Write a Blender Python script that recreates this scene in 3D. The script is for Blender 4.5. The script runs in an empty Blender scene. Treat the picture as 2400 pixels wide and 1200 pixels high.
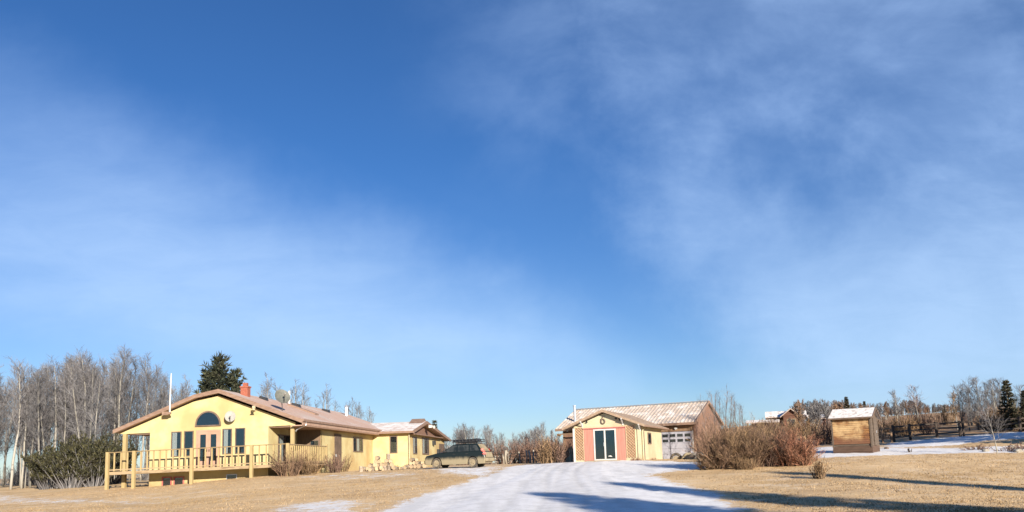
import bpy, bmesh, math, random
import numpy as np
from mathutils import Vector, Matrix

# ------------------------------------------------------------------ camera, sky, sun, exposure
C = bpy.context.scene.collection
SC = bpy.context.scene
R_ = math.radians
FOC = 1884.0; PITCH = R_(7.09); ROLL = R_(1.75); EYE = np.array([0, 0, 1.6])
FW = np.array([0, math.cos(PITCH), math.sin(PITCH)])
U0 = np.array([0, -math.sin(PITCH), math.cos(PITCH)]); R0 = np.array([1.0, 0, 0])
RT = R0 * math.cos(ROLL) - U0 * math.sin(ROLL); UP = U0 * math.cos(ROLL) + R0 * math.sin(ROLL)
cam = bpy.data.objects.new('camera', bpy.data.cameras.new('camera')); C.objects.link(cam)
cam.matrix_world = Matrix(((RT[0], UP[0], -FW[0], EYE[0]), (RT[1], UP[1], -FW[1], EYE[1]), (RT[2], UP[2], -FW[2], EYE[2]), (0, 0, 0, 1)))
cam.data.sensor_width = 36; cam.data.lens = 36 * FOC / 2400; cam.data.shift_y = 250 / 2400
cam.data.clip_start = 0.3; cam.data.clip_end = 6000
SC.camera = cam

def ray(px, py):
    d = FW + RT * (px - 1200) / FOC + UP * (850 - py) / FOC
    return d / d[1]

SUN_EL = R_(17.0); SUN_AZ = R_(25)          # behind the camera, to its right
SUN = Vector((math.sin(SUN_AZ) * math.cos(SUN_EL), -math.cos(SUN_AZ) * math.cos(SUN_EL), math.sin(SUN_EL)))
sl = bpy.data.lights.new('sun', 'SUN'); sl.energy = 4.6; sl.angle = R_(0.5); sl.color = (1.0, 0.90, 0.76)
so = bpy.data.objects.new('sun', sl); C.objects.link(so)
so.rotation_euler = (-SUN).to_track_quat('-Z', 'Y').to_euler(); so.location = (30, -60, 60)

W = bpy.data.worlds.new('World'); SC.world = W; W.use_nodes = True
SC.view_settings.view_transform = 'Standard'; SC.view_settings.look = 'None'
SC.view_settings.exposure = 1.1; SC.view_settings.gamma = 1.0
SC.cycles.caustics_reflective = False; SC.cycles.caustics_refractive = False; SC.cycles.max_bounces = 6; SC.cycles.diffuse_bounces = 3; SC.cycles.transparent_max_bounces = 12
try: SC.cycles.use_denoising = True
except Exception: pass

class NT:
    """terse node building"""
    def __init__(s, tree): s.t = tree; s.n = tree.nodes; s.l = tree.links
    def new(s, typ, **kw):
        n = s.n.new(typ)
        for k, v in kw.items(): setattr(n, k, v)
        return n
    def put(s, sock, v):
        if v is None: return
        if isinstance(v, bpy.types.NodeSocket): s.l.new(v, sock)
        else: sock.default_value = v
    def math(s, op, a, b=None, c=None, clamp=False):
        n = s.new('ShaderNodeMath', operation=op, use_clamp=clamp)
        s.put(n.inputs[0], a); s.put(n.inputs[1], b)
        if c is not None: s.put(n.inputs[2], c)
        return n.outputs[0]
    def sstep(s, v, a, b, lo=0.0, hi=1.0):
        n = s.new('ShaderNodeMapRange', interpolation_type='SMOOTHSTEP')
        s.put(n.inputs[0], v); s.put(n.inputs[1], a); s.put(n.inputs[2], b); s.put(n.inputs[3], lo); s.put(n.inputs[4], hi)
        return n.outputs[0]
    def noise(s, vec, scale, detail=4, rough=0.55, dist=0.0):
        n = s.new('ShaderNodeTexNoise'); s.put(n.inputs['Vector'], vec)
        n.inputs['Scale'].default_value = scale; n.inputs['Detail'].default_value = detail
        n.inputs['Roughness'].default_value = rough; n.inputs['Distortion'].default_value = dist
        return n.outputs[0]
    def mapping(s, vec, scale=(1, 1, 1), rot=(0, 0, 0), loc=(0, 0, 0)):
        n = s.new('ShaderNodeMapping'); s.put(n.inputs[0], vec)
        n.inputs[1].default_value = loc; n.inputs[2].default_value = rot; n.inputs[3].default_value = scale
        return n.outputs[0]
    def mix(s, f, a, b, mode='MIX'):
        n = s.new('ShaderNodeMix', data_type='RGBA', blend_type=mode)
        s.put(n.inputs[0], f); s.put(n.inputs[6], a); s.put(n.inputs[7], b)
        return n.outputs[2]
    def xyz(s, x, y, z=0.0):
        n = s.new('ShaderNodeCombineXYZ'); s.put(n.inputs[0], x); s.put(n.inputs[1], y); s.put(n.inputs[2], z)
        return n.outputs[0]

def c4(c): return (c[0], c[1], c[2], 1.0)

def build_sky():
    t = NT(W.node_tree); t.n.clear()
    sky = t.new('ShaderNodeTexSky', sky_type='NISHITA'); sky.sun_disc = False
    sky.sun_elevation = SUN_EL; sky.sun_rotation = math.pi - SUN_AZ
    sky.altitude = 1200; sky.air_density = 1.1; sky.dust_density = 0.2; sky.ozone_density = 2.2
    tc = t.new('ShaderNodeTexCoord').outputs['Generated']
    sp = t.new('ShaderNodeSeparateXYZ'); t.put(sp.inputs[0], tc)
    y = t.math('MAXIMUM', sp.outputs[1], 0.06)
    a = t.math('DIVIDE', sp.outputs[0], y); b = t.math('DIVIDE', sp.outputs[2], y)     # tangents of bearing and height in the sky
    q = t.xyz(a, b, 0)
    # cirrus sheets: drawn-out noise, each sheet along its own wind streak
    wob = t.math('MULTIPLY', t.math('SUBTRACT', t.noise(q, 4.0, 5, 0.6), 0.5), 0.22)
    wob2 = t.math('MULTIPLY', t.math('SUBTRACT', t.noise(t.mapping(q, loc=(3, 7, 2)), 7.0, 6, 0.62), 0.5), 0.20)
    streak = t.noise(t.mapping(q, scale=(1.3, 4.2, 1), rot=(0, 0, R_(26))), 2.0, 5, 0.5, 0.4)
    soft = t.noise(t.mapping(q, scale=(1.8, 2.6, 1), rot=(0, 0, R_(-32)), loc=(5, 1, 0)), 2.0, 7, 0.56, 0.5)
    fine = t.noise(t.mapping(q, scale=(2.0, 6.5, 1), rot=(0, 0, R_(27)), loc=(1, 4, 0)), 4.0, 9, 0.68, 0.6)
    # left sheet: everything under a slanting upper edge
    e1 = t.math('SUBTRACT', t.math('SUBTRACT', t.math('MULTIPLY_ADD', a, -0.52, 0.258), t.math('MULTIPLY', t.math('MAXIMUM', a, 0.0), 0.22)), b)
    e1 = t.math('ADD', e1, wob)
    left = t.sstep(e1, -0.05, 0.17)
    left = t.math('MULTIPLY', left, t.sstep(t.math('ADD', a, wob), 0.32, 0.12))
    low = t.math('SUBTRACT', b, t.math('MULTIPLY_ADD', a, -0.16, 0.060))
    left = t.math('MULTIPLY', left, t.sstep(t.math('ADD', low, t.math('MULTIPLY', wob, 0.35)), -0.02, 0.09, 0.25, 1.0))
    left = t.math('MULTIPLY', left, t.sstep(streak, 0.20, 0.72, 0.60, 1.10))
    left = t.math('MULTIPLY', left, t.sstep(a, -0.75, -0.25, 0.88, 1.0))
    left = t.math('MULTIPLY', left, t.sstep(b, 0.22, 0.56, 1.0, 0.45))
    # right sheet: ragged edge, a blue gap, thinner and broken towards the top
    lump = t.noise(t.mapping(q, scale=(1.0, 1.3, 1), rot=(0, 0, R_(-25)), loc=(2, 8, 0)), 5.5, 6, 0.58, 0.4)
    e2 = t.math('ADD', t.math('SUBTRACT', a, t.math('MULTIPLY_ADD', t.math('MAXIMUM', t.math('SUBTRACT', 0.27, b), 0.0), 0.75, t.math('MULTIPLY_ADD', t.math('MAXIMUM', t.math('SUBTRACT', b, 0.42), 0.0), -0.5, 0.145))), t.math('MULTIPLY', wob2, 1.2))
    right = t.sstep(e2, -0.07, 0.15)
    right = t.math('MULTIPLY', right, t.sstep(t.math('ADD', b, t.math('MULTIPLY', wob, 0.6)), 0.01, 0.13, 0.62, 1.0))
    big = t.math('MULTIPLY', t.math('SUBTRACT', t.noise(t.mapping(q, loc=(1, 2, 6)), 6.0, 5, 0.6), 0.5), 3.2)
    hx = t.math('DIVIDE', t.math('SUBTRACT', a, 0.335), 0.13); hy = t.math('DIVIDE', t.math('SUBTRACT', t.math('MULTIPLY_ADD', a, 0.25, b), 0.485), 0.075)
    hd = t.math('ADD', t.math('SQRT', t.math('ADD', t.math('MULTIPLY', hx, hx), t.math('MULTIPLY', hy, hy))), big)
    right = t.math('MULTIPLY', right, t.sstep(hd, 0.15, 1.7, 0.28, 1.0))
    right = t.math('MULTIPLY', right, t.sstep(t.math('MULTIPLY_ADD', a, 0.45, b), 0.50, 0.88, 1.0, 0.78))
    thin = t.sstep(b, 0.12, 0.45, 0.76, 0.40)
    right = t.math('MULTIPLY', right, t.sstep(soft, 0.28, 0.70, thin, 1.0))
    right = t.math('MULTIPLY', right, t.sstep(lump, 0.28, 0.64, t.math('ADD', thin, 0.2), 1.0))
    # thin veil high in the middle
    top = t.math('MULTIPLY', t.sstep(t.math('ADD', a, wob), -0.20, 0.12), t.sstep(b, 0.28, 0.50))
    top = t.math('MULTIPLY', top, t.sstep(t.math('MULTIPLY', t.math('ADD', soft, lump), 0.5), 0.38, 0.66, 0.02, 0.42))
    d = t.math('MAXIMUM', t.math('MAXIMUM', left, right), top)
    d = t.math('MULTIPLY', d, t.math('MULTIPLY_ADD', fine, 0.55, 0.73), clamp=True)
    d = t.math('MULTIPLY', d, 0.68)
    d = t.math('MULTIPLY', d, t.sstep(sp.outputs[1], 0.02, 0.25))
    tint = t.mix(1.0, sky.outputs[0], t.mix(t.sstep(b, 0.02, 0.42), (0.45, 0.555, 0.745, 1), (0.255, 0.485, 0.78, 1)), 'MULTIPLY')
    cloud = t.mix(t.sstep(b, 0.0, 0.5), (3.75, 5.2, 7.1, 1), (2.75, 4.05, 6.5, 1))
    colr = t.mix(d, tint, cloud)
    bg = t.new('ShaderNodeBackground'); t.put(bg.inputs[0], colr); bg.inputs[1].default_value = 0.075
    out = t.new('ShaderNodeOutputWorld'); t.l.new(bg.outputs[0], out.inputs[0])
build_sky()

# ------------------------------------------------------------------ materials
MATS = {}
def material(name, col, col2=None, scale=3.0, rough=0.8, bump=0.0, bscale=None, stretch=(1, 1, 1), metal=0.0, spec=0.4, lo=0.35, hi=0.65, rnd=0.0, snow=0.0, snowscale=3.0, dirt=None, detail=5, tone=None, isle=0.0):
    m = bpy.data.materials.new(name); m.use_nodes = True; MATS[name] = m
    t = NT(m.node_tree); t.n.clear()
    out = t.new('ShaderNodeOutputMaterial'); p = t.new('ShaderNodeBsdfPrincipled'); t.l.new(p.outputs[0], out.inputs[0])
    co = t.new('ShaderNodeTexCoord').outputs['Object']
    v = t.mapping(co, scale=stretch)
    n = t.noise(v, scale, detail, 0.6)
    colr = c4(col)
    if col2 is not None: colr = t.mix(t.sstep(n, lo, hi), c4(col), c4(col2))
    if tone is not None:   # a second, larger blotchy tone
        colr = t.mix(t.sstep(t.noise(t.mapping(co, loc=(9, 3, 5)), tone[1], 3), 0.42, 0.68), colr, c4(tone[0]))
    if rnd:
        oi = t.new('ShaderNodeObjectInfo').outputs['Random']
        k = t.math('MULTIPLY_ADD', oi, 2 * rnd, 1 - rnd)
        colr = t.mix(1.0, colr, t.xyz(k, k, k), 'MULTIPLY')
    if isle:   # every stem its own tone
        ri = t.new('ShaderNodeNewGeometry').outputs['Random Per Island']
        k = t.math('MULTIPLY_ADD', t.math('POWER', ri, 2.0), 2.3 * isle, 1 - isle * 0.75)
        colr = t.mix(1.0, colr, t.xyz(k, k, k), 'MULTIPLY')
    if dirt is not None:   # (colour, z0, z1): mud splashed from below
        z = t.new('ShaderNodeSeparateXYZ'); t.put(z.inputs[0], co)
        dz = t.math('ADD', z.outputs[2], t.math('MULTIPLY', t.math('SUBTRACT', t.noise(t.mapping(co, scale=(1, 1, 0.45)), 5.0, 6, 0.7), 0.5), dirt[3]))
        colr = t.mix(t.sstep(dz, dirt[2], dirt[1], 0.0, dirt[4]), colr, c4(dirt[0]))
    if snow:
        sn = t.noise(t.mapping(co, loc=(4, 4, 4)), snowscale, 7, 0.7)
        ge = t.new('ShaderNodeNewGeometry'); z = t.new('ShaderNodeSeparateXYZ'); t.put(z.inputs[0], ge.outputs['Normal'])
        f = t.math('MULTIPLY', t.sstep(sn, 0.62 - snow * 0.4, 0.78 - snow * 0.4), t.sstep(z.outputs[2], 0.25, 0.6))
        colr = t.mix(f, colr, (0.78, 0.74, 0.70, 1))
    t.put(p.inputs['Base Color'], colr)
    p.inputs['Roughness'].default_value = rough; p.inputs['Metallic'].default_value = metal
    p.inputs['Specular IOR Level'].default_value = spec
    if bump:
        b = t.new('ShaderNodeBump'); b.inputs['Strength'].default_value = bump; b.inputs['Distance'].default_value = 0.03
        t.put(b.inputs['Height'], t.noise(v, bscale or scale * 4, 5, 0.65)); t.l.new(b.outputs[0], p.inputs['Normal'])
    return m

YS = dict(dirt=((0.27, 0.19, 0.09), -0.1, 1.05, 0.9, 0.75))
material('yellow_stucco', (0.481, 0.402, 0.197), (0.538, 0.466, 0.246), 1.3, 0.9, 0.25, 22, tone=((0.44, 0.325, 0.15), 0.45), **YS)
material('cream_board', (0.470, 0.417, 0.261), (0.510, 0.464, 0.310), 2.0, 0.85, 0.15, 12, stretch=(1, 1, 6), tone=((0.45, 0.36, 0.23), 0.7))
material('pink_panel', (0.402, 0.167, 0.126), (0.456, 0.217, 0.162), 2.5, 0.8, 0.1, 10, stretch=(8, 8, 0.5))
material('pink_trim', (0.384, 0.223, 0.155), (0.409, 0.260, 0.186), 2.0, 0.7)
material('red_trim', (0.336, 0.084, 0.077), (0.385, 0.140, 0.112), 3.0, 0.7)
material('house_shingle', (0.46, 0.30, 0.225), (0.54, 0.37, 0.285), 5.0, 0.9, 0.35, 14, tone=((0.50, 0.40, 0.34), 0.35), snow=0.12, snowscale=1.2)
material('wing_shingle', (0.52, 0.41, 0.35), (0.60, 0.50, 0.44), 4.0, 0.9, 0.3, 14, snow=0.5, snowscale=1.4)
material('brown_fascia', (0.20, 0.125, 0.09), (0.27, 0.18, 0.13), 3.0, 0.75, 0.1, stretch=(1, 1, 3))
material('soffit_board', (0.34, 0.22, 0.16), (0.40, 0.27, 0.2), 2.0, 0.8, 0.1)
material('brown_siding', (0.167, 0.093, 0.062), (0.223, 0.130, 0.090), 2.5, 0.85, 0.2, 8, stretch=(6, 6, 0.5))
material('deck_wood', (0.382, 0.291, 0.139), (0.291, 0.208, 0.104), 3.0, 0.85, 0.3, 14, stretch=(5, 5, 0.6), lo=0.45, hi=0.75)
material('deck_edge', (0.350, 0.259, 0.154), (0.175, 0.119, 0.070), 2.2, 0.85, 0.3, 14, stretch=(0.7, 5, 5), lo=0.45, hi=0.7)
material('rail_wood', (0.20, 0.145, 0.075), (0.30, 0.22, 0.11), 2.5, 0.85, 0.2, 14, stretch=(0.7, 5, 5))
material('dark_wood', (0.10, 0.07, 0.05), (0.16, 0.11, 0.08), 3.0, 0.85)
material('porch_shade_board', (0.160, 0.104, 0.068), (0.200, 0.136, 0.088), 3.0, 0.85, stretch=(6, 6, 0.6))  # dark brown carries the shadow inside the porch recess
material('frame_dark', (0.12, 0.085, 0.06), (0.17, 0.12, 0.09), 3.0, 0.6)
material('white_paint', (0.583, 0.568, 0.538), (0.523, 0.501, 0.463), 2.0, 0.6)
material('door_shaded_white', (0.380, 0.380, 0.426), (0.350, 0.350, 0.398), 0.8, 0.55)  # lavender grey base: the shade on the white garage door is in its colour
material('curtain', (0.707, 0.661, 0.570), (0.570, 0.524, 0.456), 3.0, 0.9, stretch=(12, 12, 0.3))
material('dark_room', (0.012, 0.014, 0.018), None, rough=0.9)
material('lattice_wood', (0.685, 0.519, 0.332), (0.575, 0.410, 0.243), 5.0, 0.85)
material('lattice_back', (0.230, 0.135, 0.081), (0.297, 0.176, 0.108), 3.0, 0.9)
material('ribbed_roof', (0.456, 0.375, 0.308), (0.570, 0.482, 0.402), 2.0, 0.6, 0.0, metal=0.05, snow=0.36, snowscale=1.3)
material('cedar_roof', (0.27, 0.19, 0.13), (0.36, 0.26, 0.18), 5.0, 0.9, 0.3, snow=0.15)
material('galvanised', (0.62, 0.64, 0.66), (0.52, 0.54, 0.57), 3.0, 0.35, metal=0.6)
material('dish_grey', (0.330, 0.315, 0.285), (0.270, 0.255, 0.232), 6.0, 0.6)
material('dish_mesh', (0.10, 0.105, 0.09), (0.14, 0.14, 0.12), 6.0, 0.6)
material('brick', (0.270, 0.075, 0.045), (0.338, 0.120, 0.075), 8.0, 0.9, 0.3)
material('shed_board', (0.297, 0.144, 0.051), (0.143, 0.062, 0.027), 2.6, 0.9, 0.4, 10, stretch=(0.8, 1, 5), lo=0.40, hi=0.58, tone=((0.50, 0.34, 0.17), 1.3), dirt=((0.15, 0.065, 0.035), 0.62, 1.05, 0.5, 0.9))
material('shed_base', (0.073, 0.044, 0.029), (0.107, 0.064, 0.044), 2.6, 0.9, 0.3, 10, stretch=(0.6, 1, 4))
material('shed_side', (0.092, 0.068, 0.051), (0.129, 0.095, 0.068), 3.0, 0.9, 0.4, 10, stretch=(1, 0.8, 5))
material('shed_roof', (0.40, 0.35, 0.31), (0.48, 0.42, 0.38), 3.0, 0.8, snow=0.6, snowscale=4.0)
material('snow_roof', (0.35, 0.28, 0.24), (0.42, 0.35, 0.3), 2.0, 0.9, snow=0.65, snowscale=1.2)
material('log_wall', (0.096, 0.043, 0.029), (0.134, 0.067, 0.043), 1.4, 0.9, 0.3, 6, stretch=(0.5, 0.5, 5))
material('log_pale', (0.330, 0.258, 0.156), (0.288, 0.216, 0.132), 2.0, 0.9)
material('bark', (0.20, 0.155, 0.115), (0.33, 0.27, 0.21), 9.0, 0.95, 0.4, rnd=0.3)
material('cut_end', (0.409, 0.310, 0.198), (0.341, 0.242, 0.143), 7.0, 0.9, rnd=0.12, snow=0.0)
material('log_top', (0.288, 0.222, 0.156), (0.420, 0.372, 0.330), 9.0, 0.9, rnd=0.2, snow=0.3)
material('aspen_trunk', (0.234, 0.219, 0.187), (0.117, 0.108, 0.090), 3.0, 0.9, 0.2, stretch=(1, 1, 0.5), lo=0.5, hi=0.72, rnd=0.35)
material('aspen_twig', (0.113, 0.104, 0.105), (0.171, 0.167, 0.171), 0.7, 0.9, rnd=0.28, isle=0.5)
material('birch_trunk', (0.347, 0.325, 0.280), (0.123, 0.106, 0.090), 2.5, 0.85, stretch=(1, 1, 2), lo=0.56, hi=0.7)
material('willow_twig', (0.166, 0.102, 0.052), (0.219, 0.146, 0.083), 1.2, 0.9, rnd=0.2, isle=0.9)
material('grey_twig', (0.136, 0.082, 0.051), (0.200, 0.127, 0.081), 1.5, 0.9, rnd=0.2, isle=0.9)
material('red_twig', (0.193, 0.080, 0.049), (0.243, 0.135, 0.082), 1.0, 0.9, rnd=0.15, isle=0.9)
material('russet_twig', (0.122, 0.072, 0.054), (0.171, 0.111, 0.082), 1.0, 0.9, rnd=0.3, isle=0.9)
material('shrub_green', (0.030, 0.032, 0.013), (0.062, 0.056, 0.024), 1.6, 0.9, rnd=0.15, isle=0.9)
material('pine_needle', (0.025, 0.035, 0.020), (0.061, 0.061, 0.032), 0.9, 0.9, rnd=0.2, isle=0.9)
material('spruce_needle', (0.035, 0.038, 0.022), (0.07, 0.06, 0.035), 0.8, 0.9, rnd=0.3)
material('fence_dark', (0.045, 0.033, 0.025), (0.066, 0.048, 0.036), 3.0, 0.9)
material('fence_brown', (0.195, 0.117, 0.065), (0.234, 0.156, 0.098), 3.0, 0.9)
material('peeled_pole', (0.377, 0.338, 0.273), (0.260, 0.221, 0.169), 3.0, 0.85, stretch=(1, 1, 0.5))
material('gate_metal', (0.05, 0.075, 0.095), (0.09, 0.11, 0.13), 4.0, 0.45, metal=0.3)
material('car_paint', (0.008, 0.014, 0.016), None, 3.0, 0.32, spec=0.35, dirt=((0.27, 0.225, 0.145), 0.44, 0.74, 0.30, 0.94))
material('car_mud', (0.310, 0.260, 0.174), (0.248, 0.198, 0.124), 4.0, 0.9, bump=0.1)
material('tyre_rubber', (0.05, 0.045, 0.04), (0.16, 0.13, 0.09), 4.0, 0.9)
material('rim_mud', (0.285, 0.236, 0.155), (0.211, 0.167, 0.105), 8.0, 0.7)
material('black_plastic', (0.02, 0.021, 0.023), (0.032, 0.033, 0.035), 6.0, 0.5)
material('car_glass', (0.015, 0.02, 0.022), (0.05, 0.055, 0.055), 3.0, 0.12, spec=0.35)
material('lamp_red', (0.55, 0.06, 0.05), (0.5, 0.22, 0.17), 6.0, 0.4)
material('lamp_clear', (0.5, 0.5, 0.48), None, rough=0.25)
material('boulder', (0.350, 0.322, 0.266), (0.252, 0.224, 0.182), 3.0, 0.95, 0.5, rnd=0.15, snow=0.3)
material('dead_grass_blade', (0.340, 0.240, 0.131), (0.410, 0.301, 0.182), 0.35, 0.95, tone=((0.31, 0.21, 0.10), 0.2))
material('plywood', (0.312, 0.252, 0.162), (0.264, 0.210, 0.132), 2.0, 0.9, stretch=(1, 1, 0.4))

def glass_mat():
    m = bpy.data.materials.new('window_glass'); m.use_nodes = True; MATS['window_glass'] = m
    t = NT(m.node_tree); t.n.clear()
    out = t.new('ShaderNodeOutputMaterial'); mx = t.new('ShaderNodeMixShader')
    tr = t.new('ShaderNodeBsdfTransparent'); tr.inputs[0].default_value = (0.80, 0.84, 0.86, 1)
    gl = t.new('ShaderNodeBsdfGlossy'); gl.inputs['Roughness'].default_value = 0.03; gl.inputs[0].default_value = (0.85, 0.9, 0.92, 1)
    mx.inputs[0].default_value = 0.08
    t.l.new(tr.outputs[0], mx.inputs[1]); t.l.new(gl.outputs[0], mx.inputs[2]); t.l.new(mx.outputs[0], out.inputs[0])
glass_mat()

def snow_colour(t, co):
    """trodden snow: grey wheel lanes, icy patches, gravel showing through"""
    track = t.noise(t.mapping(co, scale=(1.0, 0.12, 1), rot=(0, 0, R_(6))), 1.1, 5, 0.6); mid = t.noise(co, 1.8, 6, 0.68); fin = t.noise(co, 14.0, 4, 0.7)
    cl = t.mix(t.sstep(mid, 0.40, 0.68), (0.81, 0.795, 0.785, 1), (0.66, 0.645, 0.63, 1))
    cl = t.mix(t.sstep(track, 0.46, 0.66, 0, 0.6), cl, (0.60, 0.585, 0.57, 1))
    cl = t.mix(t.sstep(fin, 0.58, 0.74, 0, 0.6), cl, (0.44, 0.40, 0.35, 1))
    cl = t.mix(t.sstep(t.noise(t.mapping(co, loc=(3, 3, 3)), 4.5, 6, 0.7), 0.62, 0.72, 0, 0.55), cl, (0.47, 0.39, 0.29, 1))
    rut = t.new('ShaderNodeAttribute', attribute_name='rut').outputs['Fac']
    rut = t.math('MULTIPLY', rut, t.sstep(t.noise(co, 3.0, 5, 0.7), 0.30, 0.58))
    return t.mix(t.math('MULTIPLY', rut, 0.5), cl, (0.50, 0.48, 0.45, 1))

def ground_mat():
    m = bpy.data.materials.new('ground_cover'); m.use_nodes = True; MATS['ground_cover'] = m
    t = NT(m.node_tree); t.n.clear()
    out = t.new('ShaderNodeOutputMaterial'); p = t.new('ShaderNodeBsdfPrincipled'); t.l.new(p.outputs[0], out.inputs[0])
    co = t.new('ShaderNodeTexCoord').outputs['Object']
    big = t.noise(co, 0.22, 6, 0.6); mid = t.noise(t.mapping(co, scale=(1.0, 0.7, 1)), 1.5, 6, 0.65); fin = t.noise(co, 9.0, 5, 0.7)
    g = t.mix(t.sstep(big, 0.36, 0.64), (0.68, 0.485, 0.27, 1), (0.54, 0.375, 0.205, 1))
    strk = t.noise(t.mapping(co, scale=(0.35, 1.6, 1)), 0.9, 6, 0.65)
    g = t.mix(t.sstep(strk, 0.50, 0.70, 0, 0.7), g, (0.42, 0.275, 0.145, 1))
    g = t.mix(t.sstep(t.noise(t.mapping(co, scale=(0.5, 1.4, 1), loc=(7, 2, 0)), 0.7, 5, 0.6), 0.52, 0.70, 0, 0.6), g, (0.74, 0.62, 0.47, 1))
    g = t.mix(t.sstep(mid, 0.5, 0.72, 0, 0.6), g, (0.72, 0.56, 0.34, 1))
    g = t.mix(t.sstep(fin, 0.5, 0.75, 0, 0.45), g, (0.40, 0.26, 0.13, 1))
    hill = t.new('ShaderNodeAttribute', attribute_name='hill').outputs['Fac']
    hg = t.mix(t.sstep(mid, 0.4, 0.65), (0.33, 0.20, 0.11, 1), (0.44, 0.30, 0.17, 1))
    g = t.mix(hill, g, hg)
    at = t.new('ShaderNodeAttribute', attribute_name='snow').outputs['Fac']
    s = t.math('ADD', at, t.math('MULTIPLY', t.math('SUBTRACT', mid, 0.5), 1.2))
    s = t.math('ADD', s, t.math('MULTIPLY', t.math('SUBTRACT', fin, 0.5), 1.1))
    f = t.sstep(s, 0.36, 0.66)
    sn = snow_colour(t, co)
    t.put(p.inputs['Base Color'], t.mix(f, g, sn)); p.inputs['Roughness'].default_value = 0.92; p.inputs['Specular IOR Level'].default_value = 0.15
    b = t.new('ShaderNodeBump'); b.inputs['Strength'].default_value = 0.5; b.inputs['Distance'].default_value = 0.05
    h = t.math('ADD', t.math('MULTIPLY', mid, 1.0), t.math('MULTIPLY', fin, 0.45)); t.put(b.inputs['Height'], h); t.l.new(b.outputs[0], p.inputs['Normal'])
    m = bpy.data.materials.new('packed_snow'); m.use_nodes = True; MATS['packed_snow'] = m
    t = NT(m.node_tree); t.n.clear()
    out = t.new('ShaderNodeOutputMaterial'); p = t.new('ShaderNodeBsdfPrincipled'); t.l.new(p.outputs[0], out.inputs[0])
    co = t.new('ShaderNodeTexCoord').outputs['Object']
    mid = t.noise(co, 1.8, 6, 0.68); fin = t.noise(co, 14.0, 4, 0.7)
    cl = snow_colour(t, co)
    t.put(p.inputs['Base Color'], cl); p.inputs['Roughness'].default_value = 0.75; p.inputs['Specular IOR Level'].default_value = 0.25
    b = t.new('ShaderNodeBump'); b.inputs['Strength'].default_value = 0.35; b.inputs['Distance'].default_value = 0.04
    t.put(b.inputs['Height'], t.math('ADD', mid, t.math('MULTIPLY', fin, 0.35))); t.l.new(b.outputs[0], p.inputs['Normal'])
ground_mat()

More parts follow.
